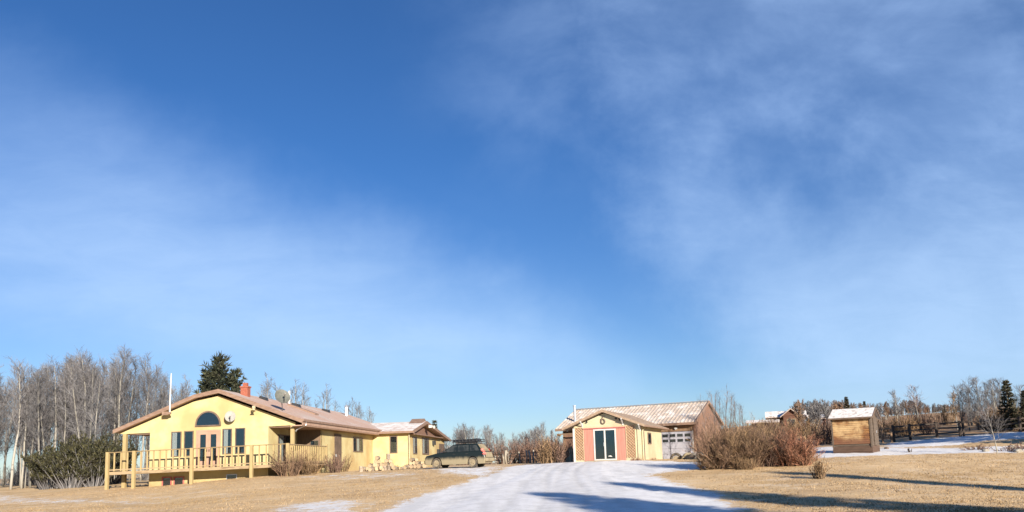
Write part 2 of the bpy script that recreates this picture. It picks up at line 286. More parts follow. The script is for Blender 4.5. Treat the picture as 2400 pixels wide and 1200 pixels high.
# ------------------------------------------------------------------ mesh helpers
class MB:
    """collects shapes for ONE mesh object; several materials by slot index"""
    def __init__(s): s.v = []; s.f = []; s.m = []; s.mi = 0
    def add(s, vs, fs):
        o = len(s.v); s.v.extend([tuple(map(float, p)) for p in vs])
        for f in fs: s.f.append([o + i for i in f]); s.m.append(s.mi)
        return s
    def box(s, x0, x1, y0, y1, z0, z1):
        vs = [(x, y, z) for z in (z0, z1) for y in (y0, y1) for x in (x0, x1)]
        return s.add(vs, [(0, 2, 3, 1), (4, 5, 7, 6), (0, 1, 5, 4), (2, 6, 7, 3), (0, 4, 6, 2), (1, 3, 7, 5)])
    def hexa(s, lo, hi):          # two matching rings of points
        n = len(lo)
        fs = [tuple(range(n - 1, -1, -1)), tuple(range(n, 2 * n))] + [(i, (i + 1) % n, n + (i + 1) % n, n + i) for i in range(n)]
        return s.add(list(lo) + list(hi), fs)
    def prism_v(s, uw, v0, v1):    # polygon in x-z, run along y
        return s.hexa([(u, v0, w) for u, w in uw], [(u, v1, w) for u, w in uw])
    def prism_u(s, vw, u0, u1):    # polygon in y-z, run along x
        return s.hexa([(u0, v, w) for v, w in vw], [(u1, v, w) for v, w in vw])
    def prism_w(s, uv, w0, w1):
        return s.hexa([(u, v, w0) for u, v in uv], [(u, v, w1) for u, v in uv])
    def beam(s, a, b, w, h):       # rectangular bar from a to b
        a = Vector(a); b = Vector(b); d = (b - a).normalized()
        up = Vector((0, 0, 1)) if abs(d.z) < 0.95 else Vector((0, 1, 0))
        sd = d.cross(up).normalized() * w / 2; u2 = sd.normalized().cross(d).normalized() * h / 2
        r = lambda p: [p - sd - u2, p + sd - u2, p + sd + u2, p - sd + u2]
        return s.hexa(r(a), r(b))
    def tube(s, pts, rad, n=6, cap=True):
        pts = [Vector(p) for p in pts]; o = len(s.v); k = len(pts)
        ref = Vector((0.31, 0.17, 0.93))
        for i, p in enumerate(pts):
            d = (pts[min(i + 1, k - 1)] - pts[max(i - 1, 0)]).normalized()
            r_ = ref if abs(d.dot(ref)) < 0.9 else Vector((1, 0, 0))
            x = d.cross(r_).normalized(); y = d.cross(x)
            r = rad[i] if isinstance(rad, (list, tuple)) else rad
            for j in range(n):
                an = 2 * math.pi * j / n; q = p + x * (r * math.cos(an)) + y * (r * math.sin(an)); s.v.append((q.x, q.y, q.z))
        for i in range(k - 1):
            for j in range(n):
                a = o + i * n + j; b = o + i * n + (j + 1) % n
                s.f.append([a, b, b + n, a + n]); s.m.append(s.mi)
        if cap and n > 3:
            s.f.append([o + j for j in range(n)]); s.m.append(s.mi)
            s.f.append([o + (k - 1) * n + j for j in range(n)]); s.m.append(s.mi)
        return s
    def build(s, name, mats, parent=None, smooth=False, bevel=0.0):
        me = bpy.data.meshes.new(name)
        dz = parent.get('_z', 0.0) if parent is not None else 0.0
        g = parent
        while dz == 0.0 and g is not None and g.parent is not None: g = g.parent; dz = g.get('_z', 0.0)
        vs = [(x, y, z - dz) for x, y, z in s.v] if dz else s.v
        me.from_pydata(vs, [], s.f)
        for m in ([mats] if isinstance(mats, str) else mats): me.materials.append(MATS[m])
        me.polygons.foreach_set('material_index', s.m)
        if smooth: me.polygons.foreach_set('use_smooth', [True] * len(s.f))
        me.update()
        bm = bmesh.new(); bm.from_mesh(me); bmesh.ops.recalc_face_normals(bm, faces=bm.faces)
        if bevel: bmesh.ops.bevel(bm, geom=list(bm.edges), offset=bevel, segments=1, affect='EDGES', clamp_overlap=True)
        bm.to_mesh(me); bm.free()
        o = bpy.data.objects.new(name, me); C.objects.link(o)
        if parent is not None: o.parent = parent
        return o

def tag(o, label, cat, group=None, kind=None):
    if label: o['label'] = label
    if cat: o['category'] = cat
    if group: o['group'] = group
    if kind: o['kind'] = kind
    return o
def thing(name, label, cat, loc=(0, 0, 0), rz=0.0, group=None, absz=False):
    """an Empty at the thing's base; with absz its parts are given in heights above the datum"""
    o = bpy.data.objects.new(name, None); C.objects.link(o); o.location = loc; o.rotation_euler = (0, 0, rz)
    o.empty_display_size = 0.2
    if absz: o['_z'] = float(loc[2])
    return tag(o, label, cat, group)
def copy_thing(root, loc, rz=0.0, scale=(1, 1, 1), label=None, group=None):
    r = root.copy(); C.objects.link(r); r.location = loc; r.rotation_euler = (0, 0, rz); r.scale = scale
    if label: r['label'] = label
    if group: r['group'] = group
    for ch in root.children:
        c = ch.copy(); C.objects.link(c); c.parent = r
        for g in ch.children:
            d = g.copy(); C.objects.link(d); d.parent = c
    return r

# ------------------------------------------------------------------ terrain
TY = np.array([0, 12, 22, 30, 38, 46, 54, 62, 72, 90, 120, 160, 220, 400, 1500], float)
TA = np.array([(p - 1200) / FOC for p in (-300, 0, 310, 640, 850, 1030, 1200, 1420, 1600, 1780, 1955, 2200, 2400, 2700)])
TZ = np.array([
 [0, 0, 0, 0, .03, .12, .30, .50, .72, .80, .85, .85, .85, .8, -2],
 [0, 0, 0, 0, .02, .14, .35, .56, .78, .82, .85, .85, .85, .8, -2],
 [0, 0, 0, .03, .12, .34, .62, .80, .90, .95, 1, 1, 1, 1, -2],
 [0, 0, 0, .12, .38, .80, 1.17, 1.28, 1.34, 1.4, 1.4, 1.4, 1.4, 1.4, -2],
 [0, 0, 0, .18, .50, .90, 1.20, 1.30, 1.36, 1.4, 1.45, 1.5, 1.5, 1.5, -2],
 [0, 0, 0, .20, .58, 1.02, 1.37, 1.42, 1.45, 1.5, 1.5, 1.5, 1.6, 1.6, -2],
 [0, 0, 0, .24, .64, 1.08, 1.42, 1.46, 1.46, 1.5, 1.6, 1.8, 1.8, 1.8, -2],
 [0, 0, 0, .25, .66, 1.15, 1.55, 1.56, 1.6, 2.0, 3.3, 4.8, 6, 7, 7],
 [0, 0, 0, .25, .68, 1.15, 1.47, 1.52, 1.7, 2.5, 4.4, 6.5, 8, 9, 9],
 [0, 0, 0, .28, .74, 1.22, 1.56, 1.75, 2.1, 3.1, 5.5, 7.5, 9.5, 10, 10],
 [0, 0, .04, .34, .80, 1.30, 1.66, 1.95, 2.4, 3.4, 5.6, 7.8, 10.5, 11, 11],
 [0, 0, .04, .30, .76, 1.28, 1.65, 2.05, 2.7, 4.0, 7.0, 8.6, 11, 11.5, 11],
 [0, 0, 0, .25, .70, 1.20, 1.85, 2.45, 2.9, 4.2, 7.0, 9.0, 11, 11.5, 11],
 [0, 0, 0, .25, .70, 1.20, 1.85, 2.45, 3.0, 4.4, 7.0, 9.0, 11, 11.5, 11]], float)
def _slopes():
    h = np.diff(TY); d = np.diff(TZ, axis=1) / h; m = np.zeros_like(TZ)
    m[:, 1:-1] = np.where(d[:, 1:] * d[:, :-1] > 0, 2 * d[:, 1:] * d[:, :-1] / (d[:, 1:] + d[:, :-1] + 1e-12), 0)
    m[:, -1] = d[:, -1]
    return m
TM = _slopes()
def height(x, y):
    x = np.asarray(x, float); y = np.asarray(y, float)
    yy = np.clip(y, 0, 1499.9); a = np.clip(x / np.maximum(y, 14.0), TA[0], TA[-1] - 1e-6)
    j = np.clip(np.searchsorted(TY, yy, side='right') - 1, 0, len(TY) - 2); h = TY[j + 1] - TY[j]; t = (yy - TY[j]) / h
    k = np.clip(np.searchsorted(TA, a, side='right') - 1, 0, len(TA) - 2); s = (a - TA[k]) / (TA[k + 1] - TA[k]); s = s * s * (3 - 2 * s)
    def col(c):
        return ((2*t**3 - 3*t**2 + 1) * TZ[c, j] + (t**3 - 2*t**2 + t) * h * TM[c, j] + (-2*t**3 + 3*t**2) * TZ[c, j+1] + (t**3 - t**2) * h * TM[c, j+1])
    z = col(k) * (1 - s) + col(k + 1) * s
    # the low mound at the right, before the rail fence
    return z + 0.45 * np.exp(-(((x - 36.5) / 6.5) ** 2 + ((y - 58.5) / 3.2) ** 2))
def H(x, y): return float(height(x, y))
_YS = np.concatenate([np.arange(6, 90, 0.15), np.arange(90, 400, 1.0)])
def G(px, py, lo=6.0, hi=400.0):
    """where the sight line through a point of the photo meets the ground"""
    d = ray(px, py); ys = _YS[(_YS >= lo) & (_YS <= hi)]
    z = 1.6 + d[2] * ys; g = height(d[0] * ys, ys); k = np.nonzero(z <= g)[0]
    y = ys[k[0]] if len(k) else ys[np.argmin(z - g)]
    return np.array([d[0] * y, y, H(d[0] * y, y)])

def seg_dist(P, poly):
    """signed distance (inside positive) of points to a world polygon"""
    n = len(poly); ins = np.zeros(len(P), bool); dist = np.full(len(P), 1e9)
    for i in range(n):
        a = poly[i]; b = poly[(i + 1) % n]; ab = b - a
        t = np.clip(((P - a) @ ab) / (ab @ ab + 1e-9), 0, 1); dist = np.minimum(dist, np.hypot(*(P - a - t[:, None] * ab).T))
        c = ((a[1] > P[:, 1]) != (b[1] > P[:, 1])); xi = a[0] + (P[:, 1] - a[1]) / (b[1] - a[1] + 1e-12) * ab[0]
        ins ^= c & (P[:, 0] < xi)
    return np.where(ins, dist, -dist)
def gpoly(pts, lo=6, hi=75): return np.array([G(x, y, lo, hi)[:2] for x, y in pts])

DL = [(760, 1330), (905, 1200), (985, 1165), (1075, 1138), (1135, 1119), (1170, 1106), (1190, 1097), (1215, 1091)]
DR = [(1980, 1330), (1740, 1200), (1665, 1158), (1570, 1131), (1522, 1115), (1505, 1106), (1500, 1094), (1494, 1083)]
SNOW = [(DL + DR[::-1], 1.15, 1.1),
        ([(1180, 1096), (1285, 1086), (1345, 1083), (1500, 1079), (1660, 1084), (1650, 1098), (1560, 1107), (1512, 1111), (1400, 1115), (1200, 1112)], 1.1, 1.0),
        ([(985, 1099), (1180, 1091), (1195, 1104), (1135, 1120), (1010, 1109)], 0.62, 1.2),
        ([(-60, 1152), (120, 1164), (335, 1173), (420, 1178), (330, 1184), (-60, 1181)], 0.47, 1.4),
        ([(590, 1206), (640, 1187), (760, 1172), (850, 1167), (880, 1178), (850, 1206)], 0.60, 1.3),
        ([(300, 1160), (420, 1163), (420, 1170), (300, 1168)], 0.5, 1.0),
        ([(640, 1118), (900, 1107), (1010, 1106), (980, 1118), (760, 1128)], 0.40, 1.2),
        ([(1880, 1052), (1950, 1046), (2062, 1050), (2230, 1050), (2420, 1045), (2420, 1061), (2130, 1066), (2000, 1070), (1900, 1076)], 0.76, 1.0),
        ([(2062, 1050), (2075, 1040), (2200, 1026), (2300, 1018), (2450, 1008), (2450, 1030), (2300, 1036), (2200, 1047)], 0.75, 0.8)]

def build_ground():
    xs = np.unique(np.concatenate([np.arange(-42, 46.01, 0.42), np.linspace(-110, -42, 26), np.linspace(46, 120, 26), [-2500, -1200, -600, -350, -200, -150, 160, 220, 350, 600, 1200, 2500]]))
    ys = np.unique(np.concatenate([[-80, -50, -30, -18, -10, -4, 0, 4, 8, 11], np.arange(13, 80, 0.42), np.arange(81, 130, 2.5), [140, 155, 175, 200, 235, 280, 340, 420, 560, 800, 1100, 1500, 2500, 5000]]))
    X, Y = np.meshgrid(xs, ys); z = height(X.ravel(), Y.ravel()); P = np.stack([X.ravel(), Y.ravel()], 1)
    rng = np.random.default_rng(3)
    near = (P[:, 1] > 8) & (P[:, 1] < 80) & (abs(P[:, 0]) < 46)
    bump = rng.normal(0, 0.012, len(z)); z = z + np.where(near, bump, 0)
    snow = np.zeros(len(z))
    for pts, amt, soft in SNOW:
        d = seg_dist(P[near], gpoly(pts)); v = amt * np.clip(0.5 + d / (2 * soft), 0, 1)
        snow[near] = np.maximum(snow[near], v)
    hill = np.clip((P[:, 1] - 62) / 12, 0, 1) * np.clip((P[:, 0] + 2) / 10, 0, 1)
    nx = len(xs); ny = len(ys)
    i = (np.arange(ny - 1)[:, None] * nx + np.arange(nx - 1)[None, :]).ravel()
    F = np.stack([i, i + 1, i + nx + 1, i + nx], 1)
    me = bpy.data.meshes.new('ground'); me.from_pydata(np.column_stack([P, z]).tolist(), [], F.tolist())
    for nm, ar in (('snow', snow), ('hill', hill)):
        at = me.attributes.new(nm, 'FLOAT', 'POINT'); at.data.foreach_set('value', ar.astype(np.float32))
    me.polygons.foreach_set('use_smooth', [True] * len(F)); me.materials.append(MATS['ground_cover']); me.update()
    o = bpy.data.objects.new('ground', me); C.objects.link(o); o['kind'] = 'structure'
    # driveway: a thin sheet of packed snow
    def resample(pts, n):
        w = np.array([G(x, y, 6, 75)[:2] for x, y in pts]); s = np.concatenate([[0], np.cumsum(np.hypot(*np.diff(w, axis=0).T))]); u = np.linspace(0, 1, n)
        k = np.linspace(0, 1, len(pts)); return np.stack([np.interp(u, k, w[:, 0]), np.interp(u, k, w[:, 1])], 1)
    a0 = resample(DL, 110); b0 = resample(DR, 110); wd = np.linalg.norm(b0 - a0, axis=1, keepdims=True); k = np.minimum(1.5 / wd, 0.3); a = a0 + (b0 - a0) * k; b = b0 - (b0 - a0) * k; t = np.linspace(0, 1, 90)
    vs = []; fs = []
    ruts = []
    for r in range(110):
        for c in range(90):
            p = a[r] * (1 - t[c]) + b[r] * t[c]; w_ = float(np.linalg.norm(b[r] - a[r])); ruts.append(max(math.exp(-(((t[c] - q_) * w_ - .75 * g_) / .22) ** 2) * k_ for q_, k_ in ((.50 + .05 * math.sin(r * .06), 1.0), (.36 + .04 * math.sin(r * .045 + 1), .75), (.66 - .0012 * r, .5)) for g_ in (-1, 1))); vs.append((p[0], p[1], H(p[0], p[1]) - 0.02 + 0.055 * min(1.0, (1 - abs(2 * t[c] - 1)) / 0.3) - 0.014 * ruts[-1]))
    for r in range(109):
        for c in range(89): q = r * 90 + c; fs.append((q, q + 1, q + 91, q + 90))
    me = bpy.data.meshes.new('driveway'); me.from_pydata(vs, [], fs); at = me.attributes.new('rut', 'FLOAT', 'POINT'); at.data.foreach_set('value', np.array(ruts, np.float32)); me.polygons.foreach_set('use_smooth', [True] * len(fs)); me.materials.append(MATS['packed_snow']); me.update()
    o = bpy.data.objects.new('driveway', me); C.objects.link(o); o['kind'] = 'structure'
    # standing blades of the dry lawn
    N = 420000; yy = 17 + 40 * rng.random(N) ** 1.2; aa = rng.uniform(-0.68, 0.70, N); xx = aa * yy; Q = np.stack([xx, yy], 1)
    s = np.zeros(N)
    for pts, amt, soft in SNOW: s = np.maximum(s, amt * np.clip(0.5 + seg_dist(Q, gpoly(pts)) / (2 * soft), 0, 1))
    patch = 0.5 + 0.5 * np.sin(xx * 0.9 + 1.3 * np.sin(yy * 0.31)) * np.sin(yy * 0.7 + xx * 0.2)
    ok = (rng.random(N) > s * 1.9) & (rng.random(N) < 0.35 + 0.65 * patch)
    xx = xx[ok]; yy = yy[ok]; zz = height(xx, yy) - 0.01; n = len(xx)
    hh = rng.uniform(0.015, 0.055, n); an = rng.uniform(0, 2 * np.pi, n); w = rng.uniform(0.008, 0.02, n); lx = rng.normal(0, .05, n); ly = rng.normal(0, .05, n)
    tall = rng.random(n) < 0.06 * (np.sin(xx * 2.1 + 2 * np.sin(yy * .8)) > 0.3); hh = np.where(tall, hh * 2.6, hh)
    V = np.empty((n, 3, 3)); V[:, 0] = np.stack([xx - np.cos(an) * w, yy - np.sin(an) * w, zz], 1); V[:, 1] = np.stack([xx + np.cos(an) * w, yy + np.sin(an) * w, zz], 1); V[:, 2] = np.stack([xx + lx, yy + ly, zz + hh], 1)
    me = bpy.data.meshes.new('dry_grass'); me.vertices.add(3 * n); me.loops.add(3 * n); me.polygons.add(n); me.vertices.foreach_set('co', V.ravel().astype(np.float32)); me.loops.foreach_set('vertex_index', np.arange(3 * n, dtype=np.int32)); me.polygons.foreach_set('loop_start', np.arange(0, 3 * n, 3, dtype=np.int32)); me.materials.append(MATS['dead_grass_blade']); me.update()
    o = bpy.data.objects.new('dry_grass', me); C.objects.link(o); tag(o, 'short tan winter grass standing on the lawn', 'grass', kind='stuff')
build_ground()

# ------------------------------------------------------------------ windows
def window(par, face, c, a0, a1, z0, z1, frame='frame_dark', fw=0.06, mull=(), curtain=None, name='window', depth=0.05):
    """a window on a wall face of PAR. face 'front' (faces -y) or 'right' (faces +x); c is the wall plane; a0..a1 along the wall"""
    def put(mb, p0, p1, q0, q1, d0, d1):
        if face == 'front': mb.box(p0, p1, c - d1, c - d0, q0, q1)
        else: mb.box(c + d0, c + d1, p0, p1, q0, q1)
    f = MB()
    put(f, a0, a0 + fw, z0, z1, 0, depth); put(f, a1 - fw, a1, z0, z1, 0, depth)
    put(f, a0 + fw, a1 - fw, z0, z0 + fw, 0, depth); put(f, a0 + fw, a1 - fw, z1 - fw, z1, 0, depth)
    for m in mull: put(f, m - fw * 0.4, m + fw * 0.4, z0 + fw, z1 - fw, 0, depth - 0.004)
    o = f.build(name, frame, par)
    r = MB(); put(r, a0 + fw, a1 - fw, z0 + fw, z1 - fw, 0.001, 0.006); r.build('room_back', 'dark_room', o)
    if curtain:
        k = MB(); n = 6; w = (curtain[1] - curtain[0]) / n
        for i in range(n): put(k, curtain[0] + i * w, curtain[0] + (i + 0.8) * w, z0 + fw, z1 - fw, 0.008, 0.012 + 0.006 * (i % 2))
        k.build('curtain', 'curtain', o)
    g = MB(); put(g, a0 + fw, a1 - fw, z0 + fw, z1 - fw, 0.022, 0.026); g.build('pane', 'window_glass', o)
    return o

# ------------------------------------------------------------------ the yellow house
PH = R_(5.5); HO = (-21.22, 56.0, 0.62)
house = thing('yellow_house', 'yellow ranch house with a long pale roof and a half round window in its gable', 'house', HO, -PH, absz=True)
ROOF = [(-6.74, 4.70), (-0.87, 6.95), (0.89, 7.27), (6.9, 4.97)]
def roof_z(u):
    for (a, za), (b, zb) in zip(ROOF[:-1], ROOF[1:]):
        if u <= b: return za + (zb - za) * (u - a) / (b - a)
    return ROOF[-1][1]
def build_house():
    w = MB()
    w.prism_v([(-4.3, 0.2), (4.28, 0.2), (4.28, 4.66), (-4.3, 4.52)], 0.0, 8.0)                        # front room over the basement
    w.prism_v([(-6.1, 0.2), (6.12, 0.2), (6.12, 4.5), (-6.1, 4.4)], 8.0, 26.8)
    w.box(4.28, 6.12, 5.52, 8.0, 0.4, 4.5)
    w.build('wall', 'yellow_stucco', house)
    g = MB(); top = [(u, roof_z(u) - 0.30) for u in (-6.45, -0.87, 0.89, 6.3)]
    g.prism_v([(-6.62, 4.46)] + top[0:0] + [(-0.87, 6.62), (0.70, 6.86), (6.2, 4.80), (6.2, 4.62), (-6.3, 4.42)], -0.004, 0.16)
    g.build('gable', 'yellow_stucco', house)
    g = MB(); g.prism_v([(-6.1, 4.4), (6.12, 4.5), (0.89, 6.9), (-0.87, 6.6)], 26.6, 26.8); g.build('gable', 'yellow_stucco', house)
    s = MB(); s.box(-6.1, -4.3, 0.16, 8.0, 4.36, 4.42); s.build('porch_ceiling', 'soffit_board', house); s = MB(); s.box(4.28, 6.12, 0.16, 5.52, 4.52, 4.58); s.build('porch_ceiling', 'soffit_board', house)
    p = MB(); p.box(4.29, 6.1, 5.44, 5.51, 1.9, 4.52); p.build('porch_wall', 'porch_shade_board', house)
    # roof with its thickness
    r = MB(); th = 0.20; v0, v1 = -0.5, 27.9
    up = ROOF; dn = [(u, z - th) for u, z in ROOF][::-1]
    r.prism_v(up + dn, v0, v1)
    roof = r.build('roof', 'house_shingle', house)
    f = MB()
    for (a, za), (b, zb) in zip(ROOF[:-1], ROOF[1:]):
        f.prism_v([(a, za + 0.012), (b, zb + 0.012), (b, zb - 0.26), (a, za - 0.26)], -0.54, -0.503)
    f.box(6.905, 6.99, -0.54, 20.2, 4.83, 4.985)                    # gutter along the side eave
    f.build('fascia', 'brown_fascia', roof)
    so_ = MB(); so_.box(6.125, 6.86, -0.5, 20.0, 4.53, 4.60); so_.prism_v([(6.86, 4.60), (6.9, 4.60), (6.9, 4.76), (6.86, 4.76)], -0.5, 20.0)
    so_.build('soffit', 'soffit_board', roof)
    # chimney, vents, skylight, pipe
    c = MB(); cu, cv = 1.55, 2.4; c.box(cu - .26, cu + .26, cv - .26, cv + .26, 6.6, 7.60); c.box(cu - .31, cu + .31, cv - .31, cv + .31, 7.60, 7.70); c.box(cu - .15, cu + .15, cv - .15, cv + .15, 7.70, 7.95)
    c.build('chimney', 'brick', roof)
    for u, v, du, dv in ((1.75, 5.2, .3, .25), (2.0, 11.3, .35, .3), (2.0, 18.9, .35, .3)):
        z = roof_z(u); m = MB(); m.hexa([(u - du, v - dv, z + .05), (u + du, v - dv, z - .15), (u + du, v + dv, z - .15), (u - du, v + dv, z + .05)], [(u - du * .8, v - dv * .8, z + .28), (u + du * .8, v - dv * .8, z + .13), (u + du * .8, v + dv * .8, z + .13), (u - du * .8, v + dv * .8, z + .28)])
        m.build('roof_vent', 'black_plastic', roof)
    m = MB()
    for ua, ub in ((2.3, 4.6),):
        m.hexa([(ua, 8.6, roof_z(ua) - .02), (ub, 8.6, roof_z(ub) - .02), (ub, 9.4, roof_z(ub) - .02), (ua, 9.4, roof_z(ua) - .02)], [(ua, 8.6, roof_z(ua) + .13), (ub, 8.6, roof_z(ub) + .13), (ub, 9.4, roof_z(ub) + .13), (ua, 9.4, roof_z(ua) + .13)])
    m.build('skylight', 'brown_fascia', roof)
    m = MB(); m.tube([(1.9, 10.0, 6.8), (1.9, 10.0, 8.0)], 0.085, 8); m.build('vent_pipe', 'white_paint', roof)
    m = MB(); m.tube([(2.2, 24.5, 6.6), (2.2, 24.5, 7.6)], 0.16, 8); m.tube([(2.2, 24.5, 7.6), (2.2, 24.5, 7.85)], [0.26, 0.03], 8); m.build('stove_pipe', 'galvanised', roof)
    # projecting wing at the back
    ew = MB(); ew.prism_u([(20, 0.9), (38.2, 0.9), (38.2, 4.45), (25.6, 5.75), (20, 4.75)], 6.0, 9.5); ew.build('wing_wall', 'yellow_stucco', house)
    er = MB(); pr = [(19.4, 4.82), (25.6, 5.98), (39.2, 4.47), (39.2, 4.29), (25.6, 5.80), (19.4, 4.64)]
    er.prism_u(pr, 3.2, 10.1); wing = er.build('wing_roof', 'wing_shingle', house)
    ef = MB(); ef.prism_u([(19.35, 4.85), (25.6, 6.01), (39.25, 4.49), (39.25, 4.22), (25.6, 5.70), (19.35, 4.56)], 10.103, 10.15); ef.box(6.9, 10.1, 19.30, 19.395, 4.62, 4.82)
    ef.build('fascia', 'brown_fascia', wing)
    m = MB(); m.prism_u([(24.2, 5.74), (25.6, 6.25), (27.0, 5.78)], 8.6, 9.9); m.build('roof_hood', 'brown_fascia', wing)
    gs = MB(); gs.prism_u([(20.6, 4.62), (25.6, 5.62), (35.0, 4.62)], 9.503, 9.56); gs.build('gable_siding', 'brown_siding', house)
    pt = MB(); pt.prism_u([(20.6, 4.52), (35.0, 4.52), (35.0, 4.60), (20.6, 4.60)], 9.56, 10.0); pt.build('gable_ledge', 'brown_fascia', house)
    dn_ = MB(); dn_.tube([(9.62, 19.7, 4.7), (9.6, 19.85, 4.4), (9.6, 19.9, 1.3)], 0.05, 6); dn_.build('downspout', 'cream_board', house)
    # windows and doors on the gable wall
    window(house, 'front', 0, -2.72, -1.98, 2.72, 4.46, curtain=(-2.64, -2.3))
    window(house, 'front', 0, -1.78, -1.10, 2.72, 4.48, curtain=None)
    window(house, 'front', 0, 1.0, 1.68, 2.78, 4.54, curtain=(1.1, 1.4))
    window(house, 'front', 0, 1.92, 2.63, 2.78, 4.56)
    d = MB(); d.box(-0.90, 0.86, -0.05, 0, 1.96, 2.02)
    d.box(-0.90, -0.78, -0.05, 0, 2.02, 4.50); d.box(0.74, 0.86, -0.05, 0, 2.02, 4.50); d.box(-0.78, 0.74, -0.05, 0, 4.38, 4.50)
    fd = d.build('door_frame', 'pink_trim', house)
    for s in (0, 1):
        x0 = -0.775 + 0.7575 * s; x1 = x0 + 0.752
        l = MB(); l.box(x0, x0 + .17, -0.035, -0.002, 2.025, 4.375); l.box(x1 - .17, x1, -0.035, -0.002, 2.025, 4.375); l.box(x0 + .17, x1 - .17, -0.035, -0.002, 2.025, 2.36); l.box(x0 + .17, x1 - .17, -0.035, -0.002, 4.19, 4.375)
        lo = l.build('door', 'pink_trim', house)
        b = MB(); b.box(x0 + .17, x1 - .17, -0.012, -0.004, 2.36, 4.19); b.build('room_back', 'dark_room', lo)
        b = MB(); b.box(x0 + .17, x1 - .17, -0.024, -0.020, 2.36, 4.19); b.build('pane', 'window_glass', lo)
        b = MB(); hx = x1 - 0.08 if s == 0 else x0 + 0.08; b.box(hx - .02, hx + .02, -0.09, -0.035, 3.0, 3.16); b.build('handle', 'black_plastic', lo)
    # half round window
    def arc(r, n=18): return [(-0.035 + r * math.cos(math.pi * i / n), 4.84 + r * 1.06 * math.sin(math.pi * i / n)) for i in range(n + 1)]
    a, b = arc(0.93), arc(0.83); m = MB()
    for i in range(18): m.prism_v([a[i], a[i + 1], b[i + 1], b[i]], -0.12, -0.06)
    m.box(-0.965, 0.895, -0.12, -0.06, 4.76, 4.838); hw = m.build('arch_window', 'frame_dark', house)
    m = MB(); m.prism_v(b, -0.068, -0.062); m.build('room_back', 'dark_room', hw)
    m = MB(); m.prism_v(b, -0.090, -0.086); m.build('pane', 'window_glass', hw)
    # basement openings
    window(house, 'front', 0, -3.34, -2.62, 0.3, 1.36, 'red_trim', 0.09); window(house, 'front', 0, -2.50, -1.72, 0.3, 1.36, 'red_trim', 0.09)
    window(house, 'front', 0, 1.32, 2.08, 0.86, 1.40, 'galvanised', 0.05)
    # side wall
    window(house, 'right', 4.28, 1.7, 4.2, 2.0, 4.1, 'frame_dark', 0.07, (2.95,), (2.0, 2.8), name='patio_door')
    window(house, 'front', 5.44, 5.3, 6.0, 2.6, 3.75, 'frame_dark', 0.06)
    m = MB(); m.box(6.123, 6.17, 8.7, 10.4, 1.4, 4.3); sd = m.build('side_door', 'dark_wood', house)
    m = MB(); m.box(6.17, 6.24, 8.85, 8.95, 2.5, 2.7); m.build('handle', 'galvanised', sd)
    window(house, 'right', 6.12, 13.7, 16.6, 2.92, 4.2, 'frame_dark', 0.10, (14.7, 15.7), (14.9, 15.5))
    # wing windows
    window(house, 'front', 20, 7.74, 8.46, 2.80, 4.42, 'frame_dark', 0.08)
    window(house, 'right', 9.5, 21.8, 23.6, 2.70, 4.34, 'frame_dark', 0.10, (22.7,), (21.9, 22.6))
    window(house, 'right', 9.5, 26.0, 29.3, 2.68, 4.40, 'frame_dark', 0.14, (27.3, 28.4), (26.3, 27.1))
    m = MB(); m.box(9.503, 9.56, 34.9, 38.0, 1.0, 3.95); m.build('wing_porch_shade', 'dark_wood', house)  # dark sheet on the wall, standing in for the rear porch shadow
    for v, z in ((31.5, 3.95), (34.0, 3.1)):
        m = MB(); m.box(9.5, 9.78, v - .3, v + .3, z - .22, z + .22); m.build('wall_lamp', 'black_plastic', house)
    m = MB(); m.box(10.15, 10.45, 26.3, 27.0, 5.35, 5.6); m.tube([(10.45, 26.5, 5.45), (10.7, 26.4, 5.4)], [.1, .17], 8); m.build('floodlight', 'white_paint', house)
    m = MB(); m.box(3.42, 3.58, -0.72, -0.54, 5.82, 6.0); m.tube([(3.5, -0.63, 5.84), (3.5, -0.7, 5.66)], [.05, .16], 8); m.build('floodlight', 'cream_board', house)
    # porch posts and the white downpipe elbow
    for u, v, z0, z1 in ((6.0, 0.06, 1.0, 4.62), (6.0, 5.6, 1.2, 4.55), (-6.15, 0.05, 0.5, 4.43)):
        m = MB(); m.box(u - .12, u + .12, v - .12, v + .12, z0, z1); m.build('porch_post', 'deck_wood', house)
    m = MB(); m.tube([(6.95, 0.1, 4.85), (6.9, 0.15, 4.6), (6.25, 0.1, 4.3), (6.2, 0.1, 4.2)], 0.045, 6); m.build('downspout', 'galvanised', house)
build_house()

def hp(u, v, w):
    cu, su = math.cos(PH), math.sin(PH)
    return (HO[0] + u * cu + v * su, HO[1] - u * su + v * cu, w)

